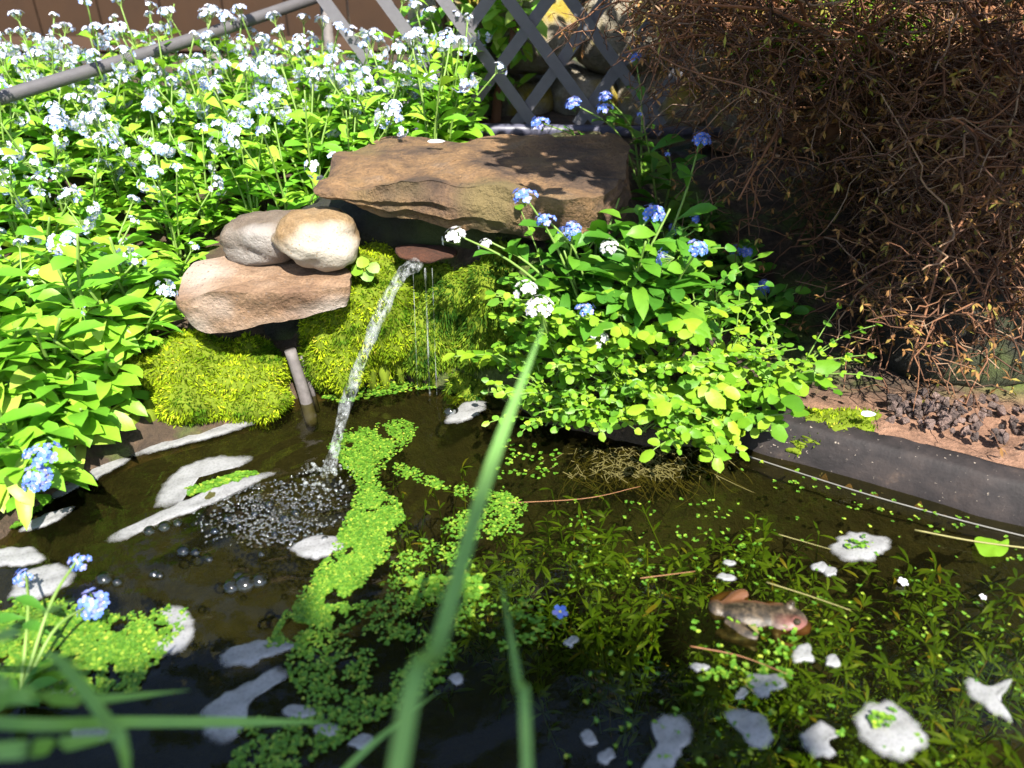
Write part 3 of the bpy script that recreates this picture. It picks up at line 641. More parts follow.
# ------------------------------------------------------------------ pondweed under the water (stuff)
mb = MB()
def weed(p, top, n, L):
    q = [p, p.lerp(top, .5) + Vector((random.uniform(-.015, .015), random.uniform(-.015, .015), 0)), top]; pts = spline(q, 8); tube(mb, pts, .001, .0008, 3, cap=False)
    for i in range(n):
        u = random.uniform(.15, 1); k = pts[min(7, int(u * 7.99))]; a = random.random() * 6.3
        leaf(mb, k, (math.cos(a), math.sin(a), random.uniform(.1, .8)), (0, 0, 1), L * random.uniform(.6, 1.3), L * .17, 1.0, 3, .1, pet=0)
for i in range(470):
    px, py = random.uniform(440, 1060), random.uniform(470, 790)
    if px < 700 and py > 605: continue
    if px > 820 and py > 620 and random.random() < .45: continue
    p = W(px, py); 
    if sdist([p.x], [p.y], POND)[0] > -.03: continue
    zt = -random.uniform(.018, .085); t_ = Vector((p.x, p.y, zt)); b = Vector((p.x + random.uniform(-.05, .05), p.y + random.uniform(-.02, .08), -.2)); weed(b, t_, random.randint(22, 34), random.uniform(.012, .022))
for i in range(14):
    px, py = random.uniform(380, 480), random.uniform(430, 560); p = W(px, py)
    if sdist([p.x], [p.y], POND)[0] > -.03: continue
    weed(Vector((p.x, p.y + .03, -.2)), Vector((p.x, p.y, -random.uniform(.02, .06))), 14, .015)
tag(mb.build('pondweed', M['weed']), 'submerged green pondweed under the clear water at right', 'pondweed', kind='stuff')

# ------------------------------------------------------------------ bubbles
bub = MB()
V = []; F = []
for i in range(7):
    th = math.pi / 2 * i / 6
    for j in range(14): a = 2 * math.pi * j / 14; V.append((math.sin(th) * math.cos(a), math.sin(th) * math.sin(a), math.cos(th) * .85))
for i in range(6):
    for j in range(14): F.append((i * 14 + j, (i + 1) * 14 + j, (i + 1) * 14 + (j + 1) % 14, i * 14 + (j + 1) % 14))
bub.add(V, F); bme = bub.mesh('bubble', M['bubble'])
BL = [(232, 588, 9), (246, 585, 11), (260, 582, 9), (240, 578, 7), (184, 552, 7), (196, 553, 5), (150, 532, 6), (165, 528, 7), (178, 524, 5), (105, 580, 8), (118, 583, 5), (450, 412, 9), (155, 575, 5), (160, 576, 4),
      (285, 520, 6), (296, 514, 5), (270, 505, 5), (300, 530, 4), (228, 520, 5), (240, 527, 4), (215, 532, 5), (255, 515, 4), (275, 535, 4), (640, 560, 3), (325, 540, 4), (312, 505, 5), (262, 555, 4), (210, 560, 4)]
for px, py, r in BL:
    p = W(px, py, 0); o = obj('bubble', bme); s = r / FPX * (p - cam.location).length; o.location = (p.x, p.y, .0005); o.scale = (s, s, s)
    tag(o, 'clear round bubble on the dark rippled water', 'bubble', 'bubbles on the dark churned water')
mb = MB()
for i in range(1300):
    px = random.gauss(275, 40); py = random.gauss(512, 22)
    if not inpoly([px], [py], [(190, 500), (320, 470), (350, 490), (345, 520), (300, 550), (200, 545)])[0]: continue
    p = W(px, py); blob(mb, (p.x, p.y, .001), [k_ * random.uniform(.0006, .0020) for k_ in (1, 1, .6)], i, .02, 5)
m = clear_mat('froth_film', (.86, .86, .82), ior=1.7, rough=.12); nt = m.node_tree; ms = nt.nodes['Mix Shader']; df = nt.nodes.new('ShaderNodeBsdfDiffuse'); df.inputs[0].default_value = (.35, .34, .33, 1)
m2 = nt.nodes.new('ShaderNodeMixShader'); m2.inputs[0].default_value = .05; nt.links.new(ms.outputs[0], m2.inputs[1]); nt.links.new(df.outputs[0], m2.inputs[2]); nt.links.new(m2.outputs[0], nt.nodes['Material Output'].inputs[0])
tag(mb.build('froth', m), 'fine froth of tiny bubbles where the jet lands', 'froth', kind='stuff')

# ------------------------------------------------------------------ floating stems, leaf, petal
def stem(pts, r, m, label, name='floating_twig', z=.002):
    mb = MB(); tube(mb, [p + Vector((0, 0, z)) for p in spline([W(*q) for q in pts], 14)], r * .65, r * .4, 5); return tag(mb.build(name, m), label, 'twig')
stem([(778, 536), (830, 551)], .0008, M['drystem'], 'short pale dry stem floating left of the oval foam')
stem([(766, 584), (810, 598), (850, 612)], .0010, M['drystem'], 'olive stem floating just above the frog')
stem([(690, 648), (740, 658), (792, 678)], .0009, M['brownstem'], 'reddish brown stem floating below the frog')
stem([(640, 580), (695, 573)], .0008, M['brownstem'], 'short brown stem floating above the dark water')
stem([(500, 205 + 300), (585, 500), (640, 488)], .0007, M['brownstem'], 'thin brown stem floating before the cress')
t = empty('floating_leaf', W(990, 551, .003)); tag(t, 'bright green lobed leaf floating on its long pale stem', 'leaf'); l0 = Vector(t.location)
mb = MB(); P = closed([W(*q) for q in [(973, 543), (985, 541), (996, 545), (1006, 543), (1007, 552), (1003, 558), (992, 561), (978, 557)]], 40)
c = sum(P, Vector()) / 40; mb.add([Vector((c.x, c.y, .0025)) - l0 + Vector((0, 0, .003))] + [p - l0 + Vector((0, 0, .0045 + .0008 * math.sin(k * .9))) for k, p in enumerate(P)], [(0, 1 + k, 1 + (k + 1) % 40) for k in range(40)]); mb.build('blade', M['cress'], t)
mb = MB(); tube(mb, [p - l0 + Vector((0, 0, .006)) for p in spline([W(913, 535), (W(970, 546)), W(1030, 554)], 12)], .0009, sides=5); mb.build('stalk', M['drystem'], t)
def flower(mb, c, nrm, r, mi=0, me=1):
    d, a, b = frame_of(nrm); ph = random.random() * 6
    for k in range(5):
        t = ph + k * 2 * math.pi / 5; u = a * math.cos(t) + b * math.sin(t); s = d.cross(u)
        mb.add([c, c + u * r * .45 - s * r * .36 + d * r * .06, c + u * r * .86 - s * r * .34 + d * r * .12, c + u * r * 1.04 + d * r * .10, c + u * r * .86 + s * r * .34 + d * r * .12, c + u * r * .45 + s * r * .36 + d * r * .06], [(0, 1, 2, 3), (0, 3, 4, 5)], mi)
    disc(mb, c + d * r * .09, d, r * .2, 6, .1, me)
for px, py, mk, lb, r in ((560, 612, 'petal_blue', 'single violet blue blossom floating on the dark water', .0065), (903, 582, 'petal_white', 'single pale blossom floating right of the frog', .0045), (983, 597, 'petal_white', 'tiny pale blossom floating near the right edge', .003)):
    mb = MB(); flower(mb, W(px, py, .004), (.1, -.2, 1), r); tag(mb.build('floating_blossom', [M[mk], M['eye']]), lb, 'blossom')
mb = MB(); leaf(mb, W(604, 372 + 262, .003) + Vector((.12, 0, 0)), (-.3, .6, 0), (0, 0, 1), .012, .008, .2, 4); tag(mb.build('fallen_leaf', M['drystem']), 'small yellow fallen leaf beside the frog', 'leaf')
mb = MB(); p = D(436, 145, .93) + Vector((0, 0, .004)); disc(mb, p, (0, -.2, 1), .0055, 9, .1, ecc=1.9, ang=1.57); tag(mb.build('fallen_petal', M['petal_white']), 'small white petal lying on the brown slab', 'petal')
mb = MB(); p = W(868, 414, .056); disc(mb, p, (0, -.3, 1), .004, 9, .1, ecc=1.9, ang=1.57); tag(mb.build('fallen_petal', M['petal_white']), 'small pale flake lying on the bank above the black rim', 'petal')

# ------------------------------------------------------------------ frog
fr = W(757, 614, 0); t = empty('frog', fr, R(-5)); tag(t, 'brown frog with pinkish head floating among pondweed', 'frog')
mb = MB()
blob(mb, (-.004, .0, .002), (.026, .0135, .0095), 1, .05, 14); blob(mb, (.020, -.001, .002), (.019, .0145, .0085), 2, .05, 14); blob(mb, (.032, -.004, -.001), (.010, .009, .006), 3, .04, 10)
blob(mb, (.026, .0065, .0095), (.004, .0035, .0035), 4, 0, 8); blob(mb, (.027, -.0075, .0095), (.004, .0035, .0035), 5, 0, 8)
for s in (1, -1):
    tube(mb, spline([(-.024, s * .006, .001), (-.010, s * .019, .002), (-.004, s * .021, .001)], 8), .0065, .0055, 8)
    tube(mb, spline([(-.004, s * .021, .001), (-.022, s * .020, -.001), (-.033, s * .014, -.002)], 8), .0055, .0035, 8)
    tube(mb, spline([(-.033, s * .014, -.002), (-.024, s * .019, -.004), (-.010, s * .025, -.005)], 8), .003, .0015, 8)
    tube(mb, spline([(.012, s * .009, 0), (.014, s * .018, -.004), (.024, s * .020, -.007)], 8), .004, .002, 8)
    for k in (-1, 0, 1): tube(mb, [(-.012, s * .024, -.005), (-.001, s * (.026 + k * .004), -.006)], .0013, .0008, 5); tube(mb, [(.022, s * .0195, -.006), (.030, s * (.021 + k * .003), -.008)], .0012, .0008, 5)
blob(mb, (-.031, .004, .001), (.007, .009, .0085), 6, .04, 10)
m, nt, bs, out = mat('frog_skin'); tc = nt.nodes.new('ShaderNodeTexCoord'); sp_ = nt.nodes.new('ShaderNodeSeparateXYZ'); nt.links.new(tc.outputs['Object'], sp_.inputs[0])
n1 = ntex(nt, 180, 5, .7); c = ramp(nt, n1, [(.38, (.010, .007, .004)), (.5, (.035, .025, .014)), (.62, (.075, .052, .03))])
def rng(sock, a, b):
    r = nt.nodes.new('ShaderNodeMapRange'); r.inputs[1].default_value = a; r.inputs[2].default_value = b; nt.links.new(sock, r.inputs[0]); return r.outputs[0]
def mul(a, b):
    q = nt.nodes.new('ShaderNodeMath'); q.operation = 'MULTIPLY'; nt.links.new(a, q.inputs[0]); nt.links.new(b, q.inputs[1]); return q.outputs[0]
c = mixc(nt, c, (.11, .045, .018), mul(rng(sp_.outputs[1], .005, .010), rng(sp_.outputs[0], .03, .015)))
c = mixc(nt, c, (.15, .055, .042), mul(rng(sp_.outputs[0], .008, .026), rng(sp_.outputs[1], -.001, -.009)))
nt.links.new(c, bs.inputs['Base Color']); bs.inputs['Roughness'].default_value = .5; bump(nt, bs, n1, .5, .001)
o = mb.build('body', m, t); md = o.modifiers.new('fuse', 'REMESH'); md.mode = 'VOXEL'; md.voxel_size = .0011; md.use_smooth_shade = True; md = o.modifiers.new('soft', 'SMOOTH'); md.iterations = 5; md.factor = .5
em, nt, bs, out = mat('frog_eye'); bs.inputs['Base Color'].default_value = (.03, .022, .01, 1); bs.inputs['Roughness'].default_value = .05
for y in (.0085, -.0095):
    mb = MB(); blob(mb, (.0275, y, .0102), (.0030, .0028, .0030), 1, 0, 8); mb.build('eye', em, t)
t.scale = (1.02, 1.08, .9); t.location.z = -.0042

# ------------------------------------------------------------------ forget-me-nots
def head_mesh(mat_key, n=12, Rr=.0138, fr_=.0052):
    mb = MB()
    for i in range(n):
        a = i * 2.4; u = math.sqrt((i + .5) / n) * 1.15; d = Vector((math.sin(u) * math.cos(a), math.sin(u) * math.sin(a), math.cos(u))); d += Vector((random.uniform(-.2, .2), random.uniform(-.2, .2), random.uniform(-.1, .2)))
        c = Vector((d.x * Rr, d.y * Rr, d.z * Rr * .75 - Rr * .4)); flower(mb, c, d, fr_ * random.uniform(.8, 1.15))
        tube(mb, [Vector((0, 0, -Rr * 1.1)), c], .0004, .0004, 3, 2, cap=False)
    return mb.mesh('flower_head', [M[mat_key], M['eye'], M['stem']], False)
HEADS = [head_mesh('petal', n) for n in (8, 11, 14, 10, 6)]; HB = [head_mesh('petal_blue', n) for n in (10, 13)]; HW = [head_mesh('petal_white', n) for n in (10, 13)]
def stem_mesh(pts, nleaf, L, lm, r=.0014):
    mb = MB(); P = spline(pts, 12); tube(mb, P, r * 1.3, r * .7, 5, 0)
    for i in range(nleaf):
        u = .12 + .75 * i / max(1, nleaf); k = int(u * 11); a = i * 2.4 + random.random(); d = Vector((math.cos(a), math.sin(a), random.uniform(.3, .9)))
        leaf(mb, P[k], d, (0, 0, 1), L * (1.1 - .55 * u) * random.uniform(.8, 1.15), L * .27, random.uniform(.4, 1.1), 5, .3, 1)
    return mb.mesh('stem', [M['stem'], lm]), P[-1], P[-1] - P[-2]
def put_head(parent, p, d, me, s=1.0):
    h = obj('flower_head', me, parent); h.location = p + Vector(d).normalized() * .012 * s; h.rotation_euler = Vector(d).to_track_quat('Z', 'Y').to_euler(); h.scale = (s, s, s); return h
def fmn(name, hgt, nst, nbas, lm, L=.06, heads=HEADS, spread=.06, bare=0):
    root = empty(name); mb = MB()
    for i in range(nbas):
        a = i * 2.399 + random.uniform(-.3, .3); e = random.uniform(.25, 1.3); d = Vector((math.cos(a), math.sin(a), e)); q = Vector((math.cos(a), math.sin(a), 0)) * .006
        leaf(mb, q + Vector((0, 0, random.uniform(0, .02))), d, (0, 0, 1), L * random.uniform(.6, 1.35), L * random.uniform(.19, .28), random.uniform(.4, 1.6), 6, .3)
    mb.build('foliage', lm, root)
    for i in range(nst):
        a = i * 2.399 + random.random(); sp = spread * random.uniform(.3, 1.1); h = hgt * random.uniform(.7, 1.1); e = Vector((math.cos(a) * sp, math.sin(a) * sp, h))
        me, tp, d = stem_mesh([Vector((math.cos(a) * .004, math.sin(a) * .004, 0)), Vector((e.x * .35, e.y * .35, h * .5)), e], 11, L * .85, lm)
        s = obj('stem', me, root)
        if random.random() < bare: continue
        put_head(s, tp, d, random.choice(heads), random.uniform(.5, .95))
        if random.random() < .75:
            q = Vector((random.uniform(-.022, .022), random.uniform(-.022, .022), random.uniform(-.03, .004))); put_head(s, tp + q, d + q * 9, random.choice(heads), random.uniform(.65, .95))
    return root
protos = [fmn('forget_me_not', random.uniform(.12, .17), random.choice((4, 5)), 13, M['leaf'], .055, bare=.15) for _ in range(7)]
lows = [fmn('forget_me_not', .08, 2, 16, M['leaf'], .062) for _ in range(3)]
ZONE = {
 'pole': ('pale blue forget-me-not growing along the grey pole', 'forget-me-nots along the grey pole'),
 'lat': ('forget-me-not with pale flowers in front of the lattice', 'forget-me-nots before the lattice'),
 'mid': ('leafy forget-me-not in the middle of the sunlit bed', 'forget-me-nots in the middle of the bed'),
 'rock': ('leafy forget-me-not close behind the stacked stones', 'forget-me-nots behind the stacked stones'),
 'edge': ('broad leaved forget-me-not at the left frame edge', 'forget-me-nots at the left edge'),
}
used = set()
def plant(proto, x, y, sc, rz, zone):
    if id(proto) in used: o = copy_tree(proto)
    else: o = proto; used.add(id(proto))
    o.location = (x, y, hz(x, y) - .004); o.rotation_euler = (random.uniform(-.12, .12), random.uniform(-.12, .12), rz); o.scale = (sc, sc, sc)
    l, g = ZONE[zone]; tag(o, l, 'forget-me-not', g)
pts = []; tries = 0
while len(pts) < 110 and tries < 20000:
    tries += 1; x, y = random.uniform(-1.05, -.07), random.uniform(.74, 1.34)
    if x < -.74 * (y * CP + .2) - .12: continue
    if x > -.40 and y < .955: continue
    if x > -.18 and y < 1.04: continue
    if sdist([x], [y], POND)[0] < .045: continue
    if any((x - a) ** 2 + (y - b) ** 2 < .058 ** 2 for a, b in pts): continue
    pts.append((x, y))
pts.sort(key=lambda p: -p[1])
for x, y in pts:
    z = 'lat' if x > -.2 else 'rock' if (x > -.42 and y < 1.06) else 'pole' if y > 1.16 else 'edge' if x < -.66 else 'mid'
    fl = y > .92; plant(random.choice(protos if fl else lows), x, y, random.uniform(.85, 1.15), random.random() * 6.3, z)
# big leaved plants drooping over the left bank
BIG = [((15, 385), .08, 'leafy plant filling the bank above the left edge water'), ((60, 395), .08, 'leafy plant between the edge plants and the moss mound'), ((35, 490), .05, 'small leafy plant at the waterline by the two blue heads'), ((90, 440), .05, 'leafy plant whose leaf tips hang over the thin foam'), ((120, 350), .08, 'leafy plant above the left end of the moss mound'), ((8, 420), .09, 'leafy plant crowding the left frame edge above the water'), ((45, 455), .06, 'low leafy plant just above the two blue heads'), ((110, 400), .08, 'leafy plant pressed against the left side of the moss mound'), ((160, 310), .07, 'small leafy plant at the left end of the flat stone'), ((10, 340), .11, 'tall leafy plant cut off by the left frame edge'), ((28, 395), .11, 'large leaved plant drooping over the bank at the left frame edge'), ((92, 350), .12, 'large leaved plant with spoon leaves left of the moss mound'), ((135, 320), .10, 'tall leafy stem leaning over the top of the moss mound'),
       ((55, 300), .10, 'upright large leaved plant behind the drooping ones at left'), ((20, 470), .10, 'low large leaved plant beside the blue flowers at the left edge'), ((70, 430), .08, 'leafy plant hanging its long leaves to the water')]
for (px, py), hh, lb in BIG:
    g_ = G(px, py); x, y = g_.x, g_.y; root = empty('leafy_plant', (x, y, max(hz(x, y), .02) - .004)); tag(root, lb, 'plant'); z0 = root.location.z
    mb = MB()
    for i in range(15):
        a = i * 2.399 + random.random() * .4; d = Vector((math.cos(a), math.sin(a) - .35, random.uniform(.1, 1.1))); leaf(mb, Vector((0, 0, random.uniform(0, .04))), d, (0, 0, 1), random.uniform(.04, .085), random.uniform(.012, .020), random.uniform(.8, 1.8), 7, .3)
    mb.build('foliage', M['leaf'], root)
    for i in range(2):
        e = Vector((random.uniform(-.03, .04), random.uniform(-.05, .0), hh * random.uniform(.8, 1.2))); me, tp, d = stem_mesh([(0, 0, 0), (e.x * .4, e.y * .4, e.z * .6), e], 8, .065, M['leaf'], .002); obj('stem', me, root)
# single flower sprays at known spots
def spray(name, base, heads_, label, lm, L=.045, nleaf=5, sag=.0):
    root = empty(name, base); tag(root, label, 'forget-me-not'); b = Vector(base); mb = MB()
    for i in range(6):
        a = i * 2.4; leaf(mb, (0, 0, .003), (math.cos(a), math.sin(a), random.uniform(.4, 1.2)), (0, 0, 1), L * random.uniform(.8, 1.3), L * .3, random.uniform(.6, 1.4), 6)
    mb.build('foliage', lm, root)
    for p, me, s in heads_:
        e = Vector(p) - b; mid = e * .5 + Vector((random.uniform(-.012, .012), 0, .02 + sag)); st, tp, d = stem_mesh([Vector(), mid, e], nleaf, L, lm, .0013); so_ = obj('stem', st, root); put_head(so_, tp - Vector((0, 0, .008)), Vector((d.x * .4, -.004, abs(d.z) + .005)), me, s)
    return root
spray('forget_me_not', W(60, 520, .0) + Vector((-.03, .02, .01)), [(D(42, 452, .55), HB[0], .95), (D(38, 476, .54), HB[1], .95)], 'forget-me-not with two deep blue heads at the left bank', M['leaf'])
spray('forget_me_not', W(20, 700, .0), [(D(95, 602, .44), HB[1], .95), (D(80, 556, .46), HB[0], .6), (D(26, 572, .47), HB[0], .6)], 'forget-me-not with deep blue heads over the left duckweed', M['leaf_shade'], .03, 2)
b = W(585, 430, .03)
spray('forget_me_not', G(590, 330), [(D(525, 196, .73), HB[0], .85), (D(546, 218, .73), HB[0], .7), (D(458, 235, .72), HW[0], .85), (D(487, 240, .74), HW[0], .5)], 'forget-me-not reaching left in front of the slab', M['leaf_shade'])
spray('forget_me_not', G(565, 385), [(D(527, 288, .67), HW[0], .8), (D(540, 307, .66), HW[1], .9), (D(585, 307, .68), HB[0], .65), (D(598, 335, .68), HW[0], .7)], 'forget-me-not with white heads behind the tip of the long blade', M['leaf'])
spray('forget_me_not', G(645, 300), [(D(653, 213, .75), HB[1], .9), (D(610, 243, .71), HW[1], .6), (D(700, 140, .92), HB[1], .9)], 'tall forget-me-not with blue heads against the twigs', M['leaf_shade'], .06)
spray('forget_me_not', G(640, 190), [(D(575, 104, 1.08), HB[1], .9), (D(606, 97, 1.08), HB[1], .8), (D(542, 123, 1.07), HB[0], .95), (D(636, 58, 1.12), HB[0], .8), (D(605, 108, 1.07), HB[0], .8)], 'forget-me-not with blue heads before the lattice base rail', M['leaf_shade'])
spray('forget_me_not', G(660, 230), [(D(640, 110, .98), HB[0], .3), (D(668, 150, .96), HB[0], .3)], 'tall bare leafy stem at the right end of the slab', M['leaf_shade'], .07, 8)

# ------------------------------------------------------------------ cress
def lobed(mb, c, nrm, tip, r):
    d = Vector(nrm).normalized(); a = (Vector(tip) - d * d.dot(Vector(tip)));  a.normalize(); b = d.cross(a); cup = random.uniform(-.35, .2); n = 12; v = [Vector(c)]; e = random.uniform(1.15, 1.6); ph = random.random() * 6
    for k in range(n):
        t = 2 * math.pi * k / n; q = r * (1 + .07 * math.sin(5 * t + ph) + (.12 if k == 0 else 0) - (.16 if k == n // 2 else 0))
        v.append(Vector(c) + a * math.cos(t) * q * e + b * math.sin(t) * q + d * (cup * r * abs(math.sin(t)) + .12 * r * math.sin(2 * t + ph)))
    mb.add(v, [(0, 1 + k, 1 + (k + 1) % n) for k in range(n)], 1)
def frond(mb, base, d, L, lr, n=4):
    d = Vector(d).normalized(); s = d.cross(Vector((0, 0, 1))).normalized(); p = Vector(base); pts = [p.copy()]; st = L / (n + 2)
    for i in range(n + 2):
        dd = (d + Vector((0, 0, -.10 * i))).normalized(); p = p + dd * st; pts.append(p.copy())
        if i >= 1:
            nn = (Vector((0, -.35, 1)) + Vector((random.uniform(-.4, .4), random.uniform(-.4, .4), 0))).normalized(); q = lr * (.65 + .45 * i / (n + 1)) * random.uniform(.75, 1.2)
            for k in ((-1, 1) if i < n + 1 else (0,)): c = p + s * k * q * 1.35 + dd * q * (.2 if k else .9); lobed(mb, c, nn, s * k + dd * (.6 if k else 1), q)
    tube(mb, pts, .0011, .0006, 4, 0, cap=False)
def cress(name, base, label, nf, L, lr, lm, lean=(0, -.5, .6), group=None):
    root = empty(name, base); tag(root, label, 'cress', group)
    for h in range(3):
        mb = MB()
        for i in range(max(2, nf // 3)):
            a = (i * 3 + h) * 2.399; d = Vector((math.cos(a) * .9, math.sin(a) * .6, random.uniform(.1, .9))) + Vector(lean); frond(mb, (random.uniform(-.012, .012), random.uniform(-.01, .01), random.uniform(0, .02)), d, L * random.uniform(.65, 1.25), lr, random.choice((3, 4, 5)))
        mb.build('spray', [M['stem'], lm], root)
    return root
random.seed(21)
CR = [(525, 380, .79, 'small cress clump at the right edge of the moss curtain'), (575, 380, .775, 'bright cress clump right of the long blade tip'), (625, 405, .77, 'bright cress clump above the trailing roots'), (545, 440, .7, 'low cress shoots floating on the water beyond the blade'), (700, 462, .7, 'cress shoots trailing into the water before the rim'), (590, 447, .7, 'cress shoots trailing into the water left of the roots'), (675, 415, .765, 'broad leaved cress clump left of the rim end'), (545, 320, .86, 'cress clump hidden behind the white flower heads'), (660, 350, .83, 'cress clump under the tall blue flowers'), (555, 415, .77, 'low bright cress dipping into the water right of the moss'), (600, 430, .76, 'yellow green cress clump at the water below the white flowers'), (640, 440, .75, 'largest bright cress clump hanging over the water'), (690, 440, .745, 'round leaved cress clump beside the end of the black rim'),
      (735, 425, .75, 'cress clump overhanging the end of the black rim'), (780, 395, .77, 'cress clump on the bank left of the moss patch'), (600, 385, .80, 'cress clump in the middle of the green bank'), (660, 385, .80, 'dense cress clump in the middle right of the bank'),
      (720, 375, .81, 'cress clump half shaded below the twigs'), (560, 350, .83, 'cress clump behind the tip of the long blade'), (625, 330, .85, 'shaded cress clump at the back of the bank'), (690, 320, .87, 'dark cress clump high on the shaded bank'), (755, 330, .86, 'dark cress clump at the edge of the twig thicket'), (650, 275, .92, 'topmost cress clump beside the end of the slab'), (720, 270, .93, 'shaded cress clump behind the tall blue flowers')]
for px, py, y, lb in CR:
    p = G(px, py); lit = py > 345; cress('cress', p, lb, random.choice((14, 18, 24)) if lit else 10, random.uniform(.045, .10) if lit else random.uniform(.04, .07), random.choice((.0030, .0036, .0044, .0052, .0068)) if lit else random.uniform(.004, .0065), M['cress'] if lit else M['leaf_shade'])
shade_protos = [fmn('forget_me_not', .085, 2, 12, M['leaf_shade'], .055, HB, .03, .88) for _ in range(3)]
for k, (px, py) in enumerate(((565, 300), (600, 270), (630, 300), (665, 265), (700, 240), (690, 290), (735, 290), (640, 345), (580, 345), (770, 330), (720, 340), (610, 370), (665, 320))):
    p = G(px, py); o = shade_protos[k] if k < 3 else copy_tree(shade_protos[k % 3]); o.location = p; o.rotation_euler = (random.uniform(-.3, .1), random.uniform(-.2, .2), random.random() * 6.3); q = random.uniform(.8, 1.2); o.scale = (q, q, q)
    tag(o, 'dark narrow leaved forget-me-not growing up through the cress', 'forget-me-not', 'forget-me-nots among the cress')
t = empty('seedling', D(366, 268, .79)); tag(t, 'tiny four leaved seedling on the moss beside the jet', 'seedling')
mb = MB()
for a in (0.2, 1.8, 3.3, 4.9): disc(mb, Vector((math.cos(a) * .009, -.004, math.sin(a) * .008)), (math.cos(a) * .3, -.9, .6), .0065, 9, .15, 0, 1.15)
mb.build('leaves', M['cress'], t)
mb = MB(); tube(mb, [(0, .008, -.015), (0, 0, 0)], .0008, sides=4); mb.build('stem', M['stem'], t)
# rusty root fringe under the cress
mb = MB()
for i in range(420):
    p = W(random.gauss(640, 34), random.uniform(448, 478), 0); q = p + Vector((random.uniform(-.035, .035), random.uniform(-.03, .02), random.uniform(-.02, .0))); m_ = p.lerp(q, .5) + Vector((random.uniform(-.008, .008), random.uniform(-.008, .008), .001)); tube(mb, spline([p + Vector((0, 0, .002)), m_, q], 6), .0005, .0003, 3, cap=False)
tag(mb.build('root_fringe', plain('root_olive', (.10, .085, .02), .8, .4)), 'matted yellow roots trailing in the water under the cress', 'roots')

# ------------------------------------------------------------------ dead twiggy bush on the right
bx0 = Vector((.62, 1.12, .08)); bush = empty('dry_bush', bx0); tag(bush, 'big tangled brown twiggy bush overhanging the right bank', 'bush')
def wander(a, b, n, amp, sag=0.0):
    L = (b - a).length; s = random.random() * 100; out = []
    for i in range(n):
        t = i / (n - 1); p = a.lerp(b, t); k = amp * L * math.sin(math.pi * min(1, t * 1.2 if t < .8 else .96)); v = noise.noise_vector(Vector((t * 2.6 + s, s, 0)))
        out.append(p + v * k + Vector((0, 0, sag * math.sin(math.pi * t))))
    return out
mb = MB()
for i in range(4): tube(mb, wander(Vector((random.uniform(-.06, .06), random.uniform(-.04, .04), -.05)), Vector((random.uniform(-.25, .25), random.uniform(-.2, .05), random.uniform(.35, .6))), 12, .12), .016, .007, 8)
mb.build('trunk', M['twig'], bush)
ENDS = []
for i in range(44):       # in view
    while True:
        px, py = random.uniform(575, 1080), random.uniform(-30, 375)
        lim = 575 + max(0, py) * .75
        if px > lim and not (780 < px < 900 and 15 < py < 85): break
    ENDS.append(D(px, py, random.uniform(.80, 1.12) if px < 800 else random.uniform(.70, 1.05)))
for i in range(12):       # low front, hanging before the rock
    ENDS.append(D(random.uniform(850, 1090), random.uniform(250, 380), random.uniform(.68, .80)))
for i in range(19):       # sunlit left side, reaching over the lattice
    px = random.uniform(565, 780); ENDS.append(D(px, random.uniform(-40, 140) if px > 680 else random.uniform(-50, 25), random.uniform(.88, 1.12)))
for i in range(16):       # above the frame, overhanging slab and water
    ENDS.append(Vector((random.uniform(.05, .95), random.uniform(1.0, 1.35), random.uniform(.6, 1.25))))
for e in ENDS:
    e = e - bx0; s0 = Vector((random.uniform(-.15, .15), random.uniform(-.1, .1), random.uniform(.0, .45)))
    mb = MB(); main = wander(s0, e, 16, .16, random.uniform(-.02, .05)); tube(mb, main, random.choice((.0028, .0036, .0055)), .0010, 6, 0)
    for k in range(30):
        t = random.uniform(.25, 1); p = main[int(t * 15)]; dr = Vector((random.uniform(-1, 1), random.uniform(-1, .6), random.uniform(-.9, .6))); q = p + dr.normalized() * random.uniform(.05, .16)
        sec = wander(p, q, 8, .22); tube(mb, sec, .0012, .0006, 4, 0, cap=False)
        for j in range(5):
            a = sec[random.randint(2, 7)]; b = a + Vector((random.uniform(-1, 1), random.uniform(-1, 1), random.uniform(-1, .7))).normalized() * random.uniform(.015, .06); tube(mb, wander(a, b, 5, .3), .0007, .0004, 3, 0, cap=False)
            if random.random() < .55:
                for _ in range(4): leaf(mb, b, (random.uniform(-1, 1), random.uniform(-1, 1), random.uniform(-1, .5)), (0, 0, 1), random.uniform(.006, .014), .003, .6, 2, .1, 1, 0)
    mb.build('branch', [M['twig'], M['dry']], bush)
mb = MB()  # leaf curtain above the view, added to shade the bush front and slab
for i in range(7500):
    x = random.uniform(.10, .36) if i % 4 == 0 else random.uniform(.12, 1.25); z = random.uniform(.55 if x < .38 else .43, .69); y = random.uniform(.52, .68) + (z - .55) * .25
    if nz(x * 9, y * 9, z * 9) < (-.2 if x < .2 else -.35): continue
    if x < .2 and random.random() < .35: continue
    leaf(mb, Vector((x, y, z)) - bx0, (random.uniform(-1, 1), random.uniform(-1, 1), random.uniform(-.7, .7)), (0, 0, 1), random.uniform(.025, .05), .018, .5, 3, .1, 0, 0)
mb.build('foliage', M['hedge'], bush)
mb = MB()  # second unseen leaf clump, added to shade the lattice
for i in range(2600):
    x, y, z = random.uniform(.03, .5), random.uniform(.92, 1.06), random.uniform(.54, .74)
    if nz(x * 9, y * 9, z * 9 + 5) < -.12: continue
    leaf(mb, Vector((x, y, z)) - bx0, (random.uniform(-1, 1), random.uniform(-1, 1), random.uniform(-.7, .7)), (0, 0, 1), random.uniform(.02, .04), .015, .5, 3, .1, 0, 0)
mb.build('foliage', M['hedge'], bush)
